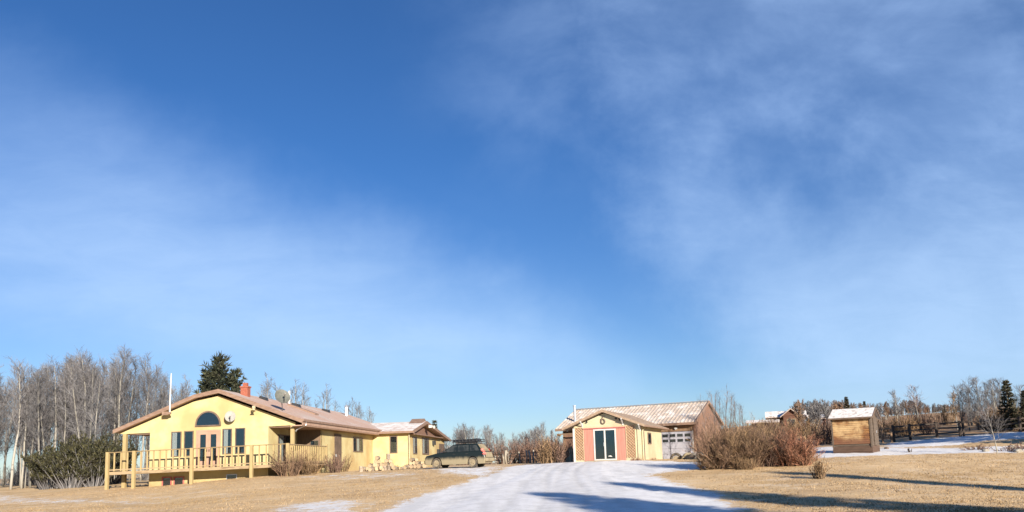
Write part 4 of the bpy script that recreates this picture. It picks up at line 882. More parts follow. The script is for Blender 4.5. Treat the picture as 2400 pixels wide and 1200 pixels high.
# ------------------------------------------------------------------ vegetation
def tube_pts(rnd, p, d, length, nseg, wig, lift):
    pts = [p.copy()]; d = d.normalized()
    for i in range(nseg):
        d = (d + Vector((rnd.gauss(0, wig), rnd.gauss(0, wig), rnd.gauss(0, wig) + lift))).normalized()
        p = p + d * (length / nseg); pts.append(p.copy())
    return pts, d
def along(pts, t):
    k = t * (len(pts) - 1); i = min(int(k), len(pts) - 2); return pts[i].lerp(pts[i + 1], k - i)
def side_dir(rnd, axis, ang):
    r = Vector((rnd.gauss(0, 1), rnd.gauss(0, 1), rnd.gauss(0, 1))); s = (r - axis * r.dot(axis)).normalized()
    return (axis * math.cos(ang) + s * math.sin(ang)).normalized()

def bare_tree(name, label, cat, seed, h, r0, nb, ns, nt, start=0.3, ang=0.75, reach=0.28, trunk='aspen_trunk', twig='aspen_twig', tw=0.011, group=None, lean=0.03, twin=1):
    """leafless tree: trunk mesh and crown mesh of limbs, branches and twigs"""
    rnd = random.Random(seed); t = thing(name, label, cat, (0, 0, 0), 0, group)
    T = MB(); K = MB()
    for q in range(twin):
        base = Vector((rnd.uniform(-.25, .25) * (twin > 1), rnd.uniform(-.25, .25) * (twin > 1), -0.15))
        d0 = Vector((rnd.gauss(0, lean) + (q - (twin - 1) / 2) * .12, rnd.gauss(0, lean), 1)); hh = h * (1 if q == 0 else rnd.uniform(.75, .95))
        pts, _ = tube_pts(rnd, base, d0, hh, 9, 0.035, 0.03)
        T.tube(pts, [r0 * (1 - 0.9 * (i / 9) ** 1.1) + 0.008 for i in range(10)], 6)
        for b in range(nb // twin):
            f = start + (0.98 - start) * (b + rnd.random()) / (nb / twin); p = along(pts, f)
            ax = (along(pts, min(f + .05, 1)) - along(pts, max(f - .05, 0))).normalized()
            prof = math.sin(math.pi * min(1, (f - start) / (1 - start) * 0.72 + 0.25))
            L = hh * reach * (0.35 + 0.75 * prof) * rnd.uniform(.7, 1.15)
            bp, bd = tube_pts(rnd, p, side_dir(rnd, ax, ang * rnd.uniform(.7, 1.25)), L, 5, 0.13, 0.10)
            rb = max(tw * 1.3, r0 * 0.34 * (1 - .72 * f)); K.tube(bp, [rb * (1 - .75 * i / 5) + .003 for i in range(6)], 4)
            for s in range(ns):
                g = 0.2 + 0.8 * (s + rnd.random()) / ns; q2 = along(bp, min(g, 1)); ax2 = (bp[-1] - bp[0]).normalized()
                l2 = L * 0.45 * (1.1 - .6 * g) * rnd.uniform(.6, 1.3) + 0.12
                sp, sd = tube_pts(rnd, q2, side_dir(rnd, ax2, rnd.uniform(.45, .95)), l2, 3, 0.15, 0.10)
                K.tube(sp, [max(tw, rb * .35), tw * .95, tw * .8, tw * .5], 3, False)
                for w in range(nt):
                    k = (w + rnd.random()) / nt; q3 = along(sp, k)
                    tp, _ = tube_pts(rnd, q3, side_dir(rnd, (sd), rnd.uniform(.35, .9)), l2 * rnd.uniform(.35, .75) + .1, 2, 0.15, 0.12)
                    K.tube(tp, [tw * .75, tw * .6, tw * .3], 3, False)
    T.build('trunk', trunk, t, smooth=True); K.build('crown', twig, t)
    return t

def bare_shrub(name, label, cat, seed, h, spread, stems, ns, nt, mat, tw=0.008, group=None, base=0.5, flare=0.55, lift=0.06, jit=0.12, wig=0.09, dome=0.18):
    """many-stemmed leafless shrub"""
    rnd = random.Random(seed); t = thing(name, label, cat, (0, 0, 0), 0, group); S = MB(); K = MB()
    for i in range(stems):
        a = rnd.uniform(0, 2 * math.pi); q = rnd.random() ** .6
        p = Vector((math.cos(a) * q * spread * base, math.sin(a) * q * spread * base, -.08))
        d = Vector((math.cos(a) * q * flare + rnd.gauss(0, jit), math.sin(a) * q * flare + rnd.gauss(0, jit), 1))
        L = h * rnd.uniform(.55, 1.08) * (1 - dome * q)
        pts, dd = tube_pts(rnd, p, d, L, 6, wig, lift)
        S.tube(pts, [tw * 1.9 * (1 - .72 * k / 6) + .002 for k in range(7)], 4)
        for s in range(ns):
            f = .15 + .83 * (s + rnd.random()) / ns; q2 = along(pts, f); ax = (pts[-1] - pts[0]).normalized()
            l2 = L * .30 * (1.15 - .7 * f) * rnd.uniform(.6, 1.3)
            sp, sd = tube_pts(rnd, q2, side_dir(rnd, ax, rnd.uniform(.35, .85)), l2, 3, .13, .10)
            K.tube(sp, [tw, tw * .9, tw * .7, tw * .4], 3, False)
            for w in range(nt):
                q3 = along(sp, (w + rnd.random()) / nt); tp, _ = tube_pts(rnd, q3, side_dir(rnd, sd, rnd.uniform(.3, .8)), l2 * rnd.uniform(.3, .7), 2, .13, .1)
                K.tube(tp, [tw * .7, tw * .55, tw * .3], 3, False)
    S.build('stems', mat, t); K.build('twigs', mat, t)
    return t

def tuft(K, rnd, p, d, size, n, w):
    """spray of narrow needles"""
    for _ in range(n):
        dd = (d + Vector((rnd.gauss(0, .55), rnd.gauss(0, .55), rnd.gauss(0, .45)))).normalized(); s = side_dir(rnd, dd, math.pi / 2) * w
        e = p + dd * size * rnd.uniform(.6, 1.15); mdl = p.lerp(e, .45)
        o = len(K.v); K.v.extend([tuple(p), tuple(mdl + s), tuple(e), tuple(mdl - s)]); K.f.append([o, o + 1, o + 2, o + 3]); K.m.append(0)

def conifer(name, label, cat, seed, h, rad, whorls, per, mat, start=.06, droop=-.08, size=.34, blades=8, width=.035, group=None, ragged=.25, lead=1.0, trunk='bark', oval=False):
    rnd = random.Random(seed); t = thing(name, label, cat, (0, 0, 0), 0, group); T = MB(); K = MB()
    T.tube([(0, 0, -.2), (rnd.gauss(0, .04), rnd.gauss(0, .04), h * .5), (0, 0, h)], [h * .018 + .03, h * .012 + .02, .012], 7); T.build('trunk', trunk, t, smooth=True)
    for i in range(whorls):
        f = start + (0.985 - start) * i / (whorls - 1); z = f * h
        for b in range(per):
            a = 2 * math.pi * (b + rnd.random()) / per; L = rad * ((1 - f) ** .85 * lead + .05 if not oval else math.sqrt(max(0.0, 1 - ((f - start) / (1.02 - start)) ** 2.4)) * .95 + .08) * rnd.uniform(1 - ragged, 1 + ragged * .6)
            p = Vector((0, 0, z)); d = Vector((math.cos(a), math.sin(a), droop + .55 * f + rnd.gauss(0, .08)))
            pts, dd = tube_pts(rnd, p, d, L, 4, .07, .03); K.tube(pts, [.02, .016, .012, .008, .004], 3, False)
            m = max(2, int(L / (size * .42)))
            for k in range(m): tuft(K, rnd, along(pts, (k + .6) / m * .98), (dd + Vector((0, 0, .15))).normalized(), size * rnd.uniform(.75, 1.2), blades, width)
    K.build('crown', mat, t); return t

def leafy_shrub(name, label, seed, h, rad, stems, group):
    """dense dark evergreen shrub whose pale bare stems show at the bottom"""
    rnd = random.Random(seed); t = thing(name, label, 'shrub', (0, 0, 0), 0, group); S = MB(); K = MB()
    for i in range(stems):
        a = rnd.uniform(0, 2 * math.pi); q = rnd.random() ** .6
        pts, dd = tube_pts(rnd, Vector((math.cos(a) * q * rad * .45, math.sin(a) * q * rad * .45, -.1)), Vector((math.cos(a) * q * .75, math.sin(a) * q * .75, 1)), h * rnd.uniform(.72, 1.05) * (1 - .22 * q), 6, .08, .05)
        S.tube(pts, [.03 * (1 - .75 * k / 6) + .004 for k in range(7)], 4)
        for s in range(9):
            f = .30 + .69 * (s + rnd.random()) / 9; p = along(pts, f); ax = (pts[-1] - pts[0]).normalized()
            sp, sd = tube_pts(rnd, p, side_dir(rnd, ax, rnd.uniform(.3, .8)), h * .22 * rnd.uniform(.6, 1.2), 3, .1, .12); S.tube(sp, [.012, .01, .007, .004], 3, False)
            for k in range(6): tuft(K, rnd, along(sp, (k + .7) / 6.7), (sd + Vector((0, 0, .5))).normalized(), .28 * rnd.uniform(.7, 1.2), 7, .024)
    S.build('stems', 'aspen_twig', t); K.build('foliage', 'shrub_green', t); return t

def put(o, x, y, rz=0.0, s=1.0, sz=None, dz=0.0):
    o.location = (x, y, H(x, y) + dz); o.rotation_euler = (0, 0, rz); o.scale = (s, s, sz or s); return o
def spread(protos, spots, seed, group, smin=.85, smax=1.15, labels=None):
    """the first spots take the prototypes themselves, later ones copies"""
    rnd = random.Random(seed)
    for i, q in enumerate(spots):
        x, y = q[0], q[1]; k = q[2] if len(q) > 2 else rnd.randrange(len(protos)); s = (q[3] if len(q) > 3 else rnd.uniform(smin, smax))
        pr = protos[k % len(protos)]; lb = (q[4] if len(q) > 4 else None)
        if not pr.get('_used'): o = pr; pr['_used'] = 1
        else: o = copy_thing(pr, (0, 0, 0))
        put(o, x, y, rnd.uniform(0, 6.28), s * rnd.uniform(.96, 1.04), s)
        if group: o['group'] = group
        if lb: o['label'] = lb
    for pr in protos:
        if not pr.get('_used'):
            for c in list(pr.children): bpy.data.objects.remove(c)
            bpy.data.objects.remove(pr)

def sx(px, Y, py=1080): return ray(px, py)[0] * Y     # bearing of a photo column at depth Y

def plant_everything():
    rnd = random.Random(21)
    # --- aspen stand left of the house
    GA = 'bare aspens of the stand at the left'
    LA = 'leafless grey aspen in the dense stand left of the yellow house'
    asp = [bare_tree('aspen_tree', LA, 'tree', 100 + i, 10.2 + .5 * (i % 3), .085 + .012 * (i % 3), 34, 7, 3, start=.22 + .05 * (i % 3), reach=.20, ang=.62, group=GA) for i in range(6)]
    spots = []
    for i in range(100):
        Y = rnd.uniform(66, 92); px = rnd.uniform(-60, 425)
        if px > 240 and Y < 74: continue
        top = np.interp(px, [-60, 0, 100, 200, 290, 340, 380, 430], [1.05, 1.0, 1.02, 1.11, 1.12, 1.04, .88, .84])
        spots.append((sx(px, Y), Y, rnd.randrange(6), top * Y / 78 * rnd.uniform(.80, 1.02)))
    spread(asp, spots, 5, GA)
    GB = 'white trunked aspens at the edge of the stand'
    big = [bare_tree('aspen_tree', 'paler aspen with a thick white trunk at the edge of the left stand', 'tree', 140 + i, 11.2, .115, 30, 7, 3, start=.4, reach=.2, ang=.6, trunk='birch_trunk', group=GB) for i in range(2)]
    spread(big, [(sx(p_, Y), Y, i, s) for i, (p_, Y, s) in enumerate(((28, 66, .92), (60, 68, .9), (122, 70, .95), (198, 72, 1.02), (214, 74, .9), (330, 80, .95)))], 6, GB)
    # low grey brush under the aspens
    GU = 'grey brush under the aspen stand'
    ub = [bare_shrub('understory_shrub', 'low grey leafless brush under the aspen trunks at the left', 'shrub', 160 + i, 2.4, 1.3, 22, 5, 2, 'aspen_twig', .011, GU) for i in range(2)]
    spread(ub, [(sx(px, Y), Y) for px, Y in [(rnd.uniform(-40, 380), rnd.uniform(76, 98)) for _ in range(34)]], 7, GU, .7, 1.3)
    # --- dark shrubs at the deck end
    GS = 'dark evergreen shrubs beside the deck'
    for i, (px, Y, h, r) in enumerate(((122, 63.0, 3.3, 1.6), (172, 62.0, 4.0, 1.7), (222, 62.5, 4.2, 1.6), (262, 66.5, 3.9, 1.5))):
        o = leafy_shrub('evergreen_shrub', ('leftmost and lowest of the dark evergreen shrubs by the deck', 'dark evergreen shrub in the middle of the clump by the deck', 'tall dark evergreen shrub nearest the deck end posts', 'dark evergreen shrub half hidden behind the deck posts')[i], 30 + i, h, r, 46, GS); put(o, sx(px, Y), Y)
    # --- pine and trees behind the house
    o = conifer('pine_tree', 'dark green pine rising behind the ridge of the yellow house', 'tree', 51, 13.7, 2.0, 18, 7, 'pine_needle', start=.35, droop=.2, size=.85, blades=9, width=.06, ragged=.75, oval=True); put(o, sx(510, 96), 96)
    for px, h, sd in ((481, 12.2, 52), (547, 12.0, 53)):
        o = conifer('pine_tree', ('smaller pine at the left shoulder of the tall pine behind the roof', 'smaller pine beside the brick chimney behind the roof')[sd - 52], 'tree', sd, h, 1.6, 13, 7, 'pine_needle', start=.4, droop=.3, size=.68, blades=10, width=.07, ragged=.5, oval=True); put(o, sx(px, 97), 97)
    GC = 'thin bare trees behind the house roof'
    bt = [bare_tree('poplar_tree', 'thin leafless poplar rising behind the long house roof', 'tree', 60 + i, 10.5, .11, 26, 6, 3, start=.35, reach=.17, ang=.5, twig='aspen_twig', group=GC, tw=.013, twin=2) for i in range(3)]
    sp = []
    for px, top in ((400, 925), (425, 900), (440, 880), (380, 905), (455, 930), (597, 915), (632, 882), (650, 905), (668, 900), (690, 898), (705, 905), (722, 925), (740, 935), (765, 908), (785, 945), (818, 938), (838, 945), (858, 960), (870, 958)):
        Y = rnd.uniform(92, 108); hz = 1121 - .031 * px; hgt = (hz - top) * Y / 1884 + .3; sp.append((sx(px, Y), Y, rnd.randrange(3), hgt / 10.5))
    spread(bt, sp, 8, GC)
    # --- thicket between house and studio
    GT = 'bare trees of the thicket between house and studio'
    th = [bare_tree('willow_tree', 'grey leafless tree in the thicket between car and studio', 'tree', 70 + i, 5.6, .08, 26, 7, 3, start=.12, reach=.30, ang=.6, twig='aspen_twig', tw=.012, group=GT, twin=3) for i in range(3)]
    sp = []
    for i in range(34):
        px = rnd.uniform(1035, 1325); Y = rnd.uniform(94, 112); top = np.interp(px, [1035, 1060, 1100, 1150, 1180, 1200, 1235, 1260, 1300, 1325], [1022, 1000, 994, 1003, 1018, 1020, 1010, 1000, 990, 1002]) + rnd.uniform(-3, 12)
        hz = 1121 - .031 * px; sp.append((sx(px, Y), Y, rnd.randrange(3), ((hz - top) * Y / 1884 + .1) / 5.6))
    spread(th, sp, 9, GT)
    GR = 'russet shrubs behind the pole fence'
    rb = [bare_shrub('thicket_shrub', 'russet leafless shrub behind the peeled pole fence', 'shrub', 80 + i, 2.7, 1.5, 34, 7, 3, 'russet_twig', .011, GR) for i in range(3)]
    spread(rb, [(sx(px, Y), Y) for px, Y in [(rnd.uniform(1030, 1320), rnd.uniform(86, 95)) for _ in range(26)]], 10, GR, .75, 1.15)
    o = conifer('spruce_tree', 'small dark spruce tip showing behind the right end of the house', 'tree', 55, 5.4, 1.0, 14, 6, 'spruce_needle', size=.4, blades=8, width=.05); put(o, sx(1020, 98), 98, s=.98)
    # --- shrubs along the deck and house side
    o = bare_shrub('garden_shrub', 'tangled brown shrub in front of the right end of the deck', 'shrub', 90, 1.9, 1.15, 70, 8, 3, 'grey_twig', .008); q = G(676, 1116); put(o, q[0], q[1])
    o = bare_shrub('garden_shrub', 'wide tan shrub before the side porch of the yellow house', 'shrub', 91, 1.75, 1.1, 52, 8, 3, 'willow_twig', .007); q = G(722, 1113); put(o, q[0], q[1])
    o = bare_shrub('garden_shrub', 'reddish brown shrub by the dark side door of the yellow house', 'shrub', 92, 1.6, .75, 48, 7, 3, 'russet_twig', .008); q = G(785, 1108); put(o, q[0], q[1])
    o = bare_shrub('garden_shrub', 'straw coloured shrub left of the sash window on the side wall', 'shrub', 93, 1.45, .6, 30, 6, 3, 'willow_twig', .007); q = G(806, 1106); put(o, q[0], q[1])
    for px, py, h, sd in ((930, 1100, .5, 94), (948, 1098, .45, 95)):
        o = bare_shrub('dead_plant', ('low rust coloured dead plant right of the big log heap', 'second low rust dead plant between the two log heaps')[sd - 94], 'plant', sd, h, .3, 26, 4, 2, 'red_twig', .006); q = G(px, py); put(o, q[0], q[1])
    # beside the studio
    for i, (px, py, h, r, mat_) in enumerate(((1292, 1086, 1.9, .7, 'willow_twig'), (1312, 1085, 1.75, .6, 'russet_twig'), (1275, 1086, .9, .5, 'willow_twig'))):
        o = bare_shrub('yard_shrub', ('tall tan shrub left of the workshop corner', 'brown shrub under the workshop eave left of the studio', 'low straw shrub at the end of the pole fence')[i], 'shrub', 96 + i, h * 1.15, r, 44, 7, 3, mat_, .009); put(o, sx(px, 55.6), 55.6)
    for i, (px, Y, h) in enumerate(((1487, 52.6, .32), (1500, 52.3, .28), (1530, 53.9, .25))):
        o = bare_shrub('dead_plant', ('rusty dead plant under the right lattice of the studio', 'rusty dead plant at the front right corner of the studio', 'rusty dead plant along the side wall of the studio')[i], 'plant', 105 + i, h, .42, 26, 4, 2, 'red_twig', .006); put(o, sx(px, Y), Y)
    # --- the big bushes at the right
    def bush(px, py, h, r, st, mat_, lab, sd, tw=.008, lo=20, hi=60, flare=.55, base=.5):
        o = bare_shrub('large_bush', lab, 'bush', sd, h * 1.1, r, int(st * 1.0), 11, 5, mat_, tw * .85, None, base, flare * 1.35, .035, .26, .14, .28); q = G(px, py, lo, hi); put(o, q[0], q[1]); return o
    bush(1690, 1099, 2.55, 1.3, 120, 'grey_twig', 'big olive brown bush nearest the garage door', 200)
    bush(1728, 1097, 2.6, 1.0, 84, 'willow_twig', 'tan bush just right of the big olive brown bush', 201)
    bush(1768, 1095, 2.25, .95, 80, 'grey_twig', 'grey brown bush in the middle of the hedge like clump', 202)
    bush(1805, 1093, 2.05, .9, 84, 'russet_twig', 'dull red brown bush left of the bright red one', 203)
    bush(1850, 1092, 2.15, .9, 96, 'red_twig', 'bright red stemmed bush in the right half of the clump', 204)
    bush(1884, 1091, 1.75, .7, 80, 'red_twig', 'low red stemmed bush at the right end of the clump', 205)
    bush(1790, 1086, 2.6, 1.0, 70, 'willow_twig', 'tall tan bush at the back of the clump', 206)
    bush(1660, 1101, 1.1, .7, 60, 'willow_twig', 'low dry tuft at the left foot of the big bush', 207, .007)
    bush(1745, 1100, .75, .9, 70, 'willow_twig', 'low straw coloured growth along the foot of the clump', 208, .006)
    o = bare_shrub('large_bush', 'small upright bush alone on the tan lawn before the shed', 'bush', 209, 1.02, .34, 34, 7, 3, 'willow_twig', .008, None, .6, .34, .06, .14, .12); q = G(1919, 1122, 20, 45); put(o, q[0], q[1])
    GP = 'slender saplings above the big bush'
    sap = [bare_tree('sapling', 'slender pale sapling standing up above the big bush by the workshop', 'tree', 215 + i, 4.4, .018, 16, 4, 2, start=.3, reach=.18, ang=.4, trunk='grey_twig', twig='aspen_twig', tw=.0042, group=GP) for i in range(2)]
    spread(sap, [(sx(px, Y), Y, i, s) for i, (px, Y, s) in enumerate(((1664, 57, .98), (1686, 56.5, 1.05), (1700, 57, 1.1), (1712, 57.5, 1.0), (1728, 57, .86), (1748, 56, .82), (1692, 58, .95), (1676, 58.5, 1.08), (1720, 56, .9), (1738, 57.5, .8)))], 12, GP)
    # --- right foreground sapling and brush
    o = bare_tree('young_tree', 'small pale leafless tree alone at the right before the rail fence', 'tree', 220, 2.7, .03, 18, 5, 3, start=.28, reach=.34, ang=.85, trunk='aspen_trunk', twig='aspen_twig', tw=.0052); put(o, sx(2340, 46.5), 46.5)
    GQ = 'snowy brush piles at the right edge'
    bp = [bare_shrub('brush_pile', ('dark brush half buried in snow left of the small pale tree', 'dark brush half buried in snow right of the small pale tree', 'dark brush half buried in snow at the right frame edge')[i], 'brush pile', 225 + i, .55, .7, 40, 5, 2, 'russet_twig', .012, None, .9, 1.6, -.02) for i in range(3)]
    for i, (px, py) in enumerate(((2290, 1054), (2365, 1057), (2395, 1052))): q = G(px, py, 20, 60); put(bp[i], q[0], q[1])
    # --- hill trees
    GH = 'bare trees along the hill behind the shed'
    LH = 'leafless tree in the line along the hill behind the shed'
    ht = [bare_tree('hill_tree', LH, 'tree', 230 + i, 6.0, .12, 24, 7, 3, start=.12, reach=.32, ang=.6, twig=('aspen_twig', 'grey_twig', 'aspen_twig')[i], tw=.045, group=GH, twin=2) for i in range(3)]
    sp = []
    for i in range(190):
        px = rnd.uniform(1855, 2262); Y = rnd.uniform(105, 190)
        if px > 2085 and Y < 150: Y = rnd.uniform(165, 215)
        top = np.interp(px, [1855, 1880, 1900, 1980, 2050, 2110, 2150, 2200, 2262], [965, 935, 940, 938, 946, 940, 938, 945, 962]) + rnd.uniform(0, 22)
        x = sx(px, Y); hz = 1121 - .031 * px; zt = 1.6 + (hz - top) * Y / 1884; hh = zt - H(x, Y)
        if hh < 1.2: hh = rnd.uniform(1.2, 2.0)
        sp.append((x, Y, rnd.randrange(3), min(hh, 9) / 6.0))
    spread(ht, sp, 13, GH)
    def topped(o, px, Y, top, h0): x = sx(px, Y); hz = 1121 - .031 * px; hh = 1.6 + (hz - top) * Y / 1884 - H(x, Y); return put(o, x, Y, s=hh / h0)
    topped(bare_tree('birch_tree', 'tall birch with a forked white trunk behind the rail fence', 'tree', 240, 7.0, .10, 30, 7, 3, start=.35, reach=.26, trunk='birch_trunk', twig='russet_twig', tw=.013, twin=2), 2158, 88, 906, 7.0)
    topped(bare_tree('birch_tree', 'smaller birch with a white trunk left of the forked birch', 'tree', 241, 6.0, .085, 26, 7, 3, start=.35, reach=.22, trunk='birch_trunk', twig='aspen_twig', tw=.013), 2115, 88, 918, 6.0)
    topped(bare_tree('birch_tree', 'thin white trunked birch just right of the fence gate posts', 'tree', 242, 5.4, .07, 20, 6, 3, start=.3, reach=.24, trunk='birch_trunk', twig='willow_twig', tw=.013), 2252, 84, 922, 5.4)
    GG = 'grey bare trees above the rail fence at the right'
    gt = [bare_tree('grey_tree', 'dense grey leafless tree above the rail fence at the right', 'tree', 245 + i, 6.5, .11, 34, 8, 3, start=.12, reach=.32, ang=.7, twig='aspen_twig', tw=.014, group=GG, twin=2) for i in range(2)]
    sp = []
    for px, Y, top in ((2262, 92, 905), (2285, 88, 896), (2308, 86, 888), (2325, 90, 900), (2346, 84, 893), (2362, 88, 890), (2410, 84, 905), (2278, 82, 935), (2300, 80, 940)):
        x = sx(px, Y); hz = 1121 - .031 * px; sp.append((x, Y, rnd.randrange(2), (1.6 + (hz - top) * Y / 1884 - H(x, Y)) / 6.5))
    spread(gt, sp, 14, GG)
    GO = 'straw coloured bushes along the rail fence'
    ob = [bare_shrub('fence_shrub', 'straw coloured leafless bush behind the rail fence', 'bush', 250 + i, 2.2, 1.3, 36, 7, 3, ('willow_twig', 'russet_twig')[i], .012, GO) for i in range(2)]
    spread(ob, [(sx(px, Y), Y) for px, Y in [(rnd.uniform(2060, 2420), rnd.uniform(77, 100)) for _ in range(22)] + [(rnd.uniform(1700, 1950), rnd.uniform(72, 100)) for _ in range(22)] + [(rnd.uniform(2250, 2420), rnd.uniform(76, 86)) for _ in range(8)]], 15, GO, .8, 1.3)
    sp3 = [conifer('spruce_tree', l, 'tree', 260 + i, 6.0, r, 16, 7, 'spruce_needle', size=.5, blades=8, width=.06) for i, (l, r) in enumerate((('dark spruce standing at the right frame edge behind the rail fence', 1.35), ('dark spruce half out of frame at the right edge', 1.5), ('small dark spruce on the hill above the plank shed', 1.0), ('second small dark spruce on the hill right of the shed roof', .9), ('low dark spruce by the birches on the hill', 1.0)))]
    for o, px, Y, top in zip(sp3, (2377, 2418, 1995, 2037, 2225), (76, 74, 130, 140, 150), (895, 918, 932, 942, 950)): topped(o, px, Y, top, 6.0)
    # --- tall trees just outside the right side of the view, whose shadows lie on the lawn
    dx, dy = -math.sin(SUN_AZ), math.cos(SUN_AZ); cot = 1 / math.tan(SUN_EL)
    def caster(px, py, h, rad, lab, sd, frac=1.0, **k):
        q = G(px, py, 12, 60); tip = q[2]
        L = h * cot * frac - tip * cot
        o = conifer('spruce_tree', lab, 'tree', sd, h, rad, int(h * 2.0), 8, 'spruce_needle', size=.7, blades=8, width=.08, **k); put(o, q[0] - dx * L, q[1] - dy * L); return o
    caster(1455, 1135, 14.5, 3.0, 'tall spruce outside the view whose long pointed shadow crosses the driveway', 270)
    caster(1295, 1161, 12.5, 4.6, 'broad spruce outside the view whose blunt shadow lies on the near snow', 271)
    caster(1400, 1190, 12.5, 4.4, 'spruce outside the view shading the near edge of the lawn', 272)
    caster(1850, 1109, 15.5, 1.1, 'slim spruce outside the view whose thin shadow streaks the lawn', 273)
    caster(2250, 1016, 12.0, 3.0, 'spruce outside the view shading the snow below the rail fence', 274) if False else None
    for i, (x, y, h) in enumerate(((39.5, 46, 13), (42.5, 47.5, 14), (45.5, 48.5, 13), (48.5, 50, 14), (52.5, 51.5, 14))):
        o = conifer('spruce_tree', ('first', 'second', 'third', 'fourth', 'last')[i] + ' spruce of the row outside the right edge shading the fence snow', 'tree', 280 + i, h, 3.6, int(h * 1.5), 8, 'spruce_needle', size=.7, blades=7, width=.08); put(o, x, y)
plant_everything()

# ------------------------------------------------------------------ fences
def pole_fence():
    q0 = (sx(1163, 82), 82.0)
    f = thing('pole_fence', 'fence of crooked peeled white poles between the car and the studio', 'fence', (q0[0], q0[1], H(*q0)))
    rnd = random.Random(3)
    for px, Y, top, r in ((1163, 83, 1068, .05), (1170, 82, 1068, .065), (1181, 81, 1063, .08), (1187, 80, 1055, .12), (1193, 81, 1058, .07), (1218, 80, 1058, .08), (1235, 79, 1054, .085), (1243, 78.5, 1055, .11), (1251, 79, 1054, .085), (1257, 79, 1061, .055), (1270, 79, 1062, .065)):
        x = sx(px, Y); hz = 1121 - .031 * px; z0 = H(x, Y); z1 = 1.6 + (hz - top) * Y / 1884
        m = MB(); m.tube([(x - q0[0], Y - q0[1], z0 - .2 - H(*q0)), (x - q0[0] + rnd.uniform(-.1, .02), Y - q0[1], (z0 + z1) / 2 - H(*q0)), (x - q0[0] + rnd.uniform(-.16, .02), Y - q0[1], z1 - H(*q0))], [r, r * .9, r * .8], 8); m.build('post', 'peeled_pole', f, smooth=True)
    for z in (.35, .7, 1.0):
        m = MB(); m.tube([(-.6, .7, z), (1.0, -1, z + rnd.uniform(-.05, .1)), (2.6, -2.6, z), (4.4, -3.2, z + .05)], .028, 6); m.build('rail', 'fence_dark', f)
    g = thing('farm_gate', 'dark blue metal farm gate panel beside the pole fence', 'gate', (sx(1263, 78.2), 78.2, H(sx(1263, 78.2), 78.2)), -R_(10))
    m = MB()
    for z in (.18, .36, .54, .74, .95): m.tube([(0, 0, z), (1.0, 0, z)], .022, 6)
    for x in (0, .5, 1.0): m.tube([(x, 0, .1), (x, 0, 1.0)], .028, 6)
    m.build('bars', 'gate_metal', g)
    m = MB(); m.box(.1, .95, .25, .75, 0, .7); m.build('trough', 'gate_metal', g, bevel=.04)
pole_fence()

def rail_fence():
    pts = []
    for px, Y in ((2100, 69), (2139, 70), (2202, 71), (2257, 71.5), (2330, 72), (2400, 72), (2470, 72)): x = sx(px, Y); pts.append((x, Y, H(x, Y)))
    b = pts[0]; f = thing('rail_fence', 'dark three rail wooden fence running up the snowy slope at the right', 'fence', b)
    L = [tuple(c - d for c, d in zip(p_, b)) for p_ in pts]
    for i, p_ in enumerate(L):
        m = MB(); m.beam((p_[0], p_[1], p_[2] - .3), (p_[0] - .03, p_[1], p_[2] + 1.42), .17, .17); m.build('post', 'fence_dark', f)
    for z in (.38, .82, 1.25):
        for p_, q in zip(L[:-1], L[1:]): m = MB(); m.beam((p_[0] + .09, p_[1] - .05, p_[2] + z), (q[0] - .09, q[1] - .05, q[2] + z), .05, .13); m.build('rail', 'fence_dark', f)
    m = MB(); p_ = L[3]; m.beam((p_[0] + .32, p_[1], p_[2] - .3), (p_[0] + .3, p_[1], p_[2] + 1.6), .14, .14); m.build('post', 'fence_dark', f)
    x, Y = sx(2073, 68), 68.0
    g = thing('wooden_gate', 'short brown wooden gate section between the shed and the dark fence', 'gate', (x, Y, H(x, Y)))
    for u, h in ((0, 1.5), (.75, 1.15)): m = MB(); m.box(u - .07, u + .07, -.07, .07, -.2, h); m.build('post', 'fence_brown', g)
    for z in (.4, .8, 1.2): m = MB(); m.box(.07, .68, -.03, .02, z - .06, z + .06); m.build('rail', 'fence_brown', g)
rail_fence()

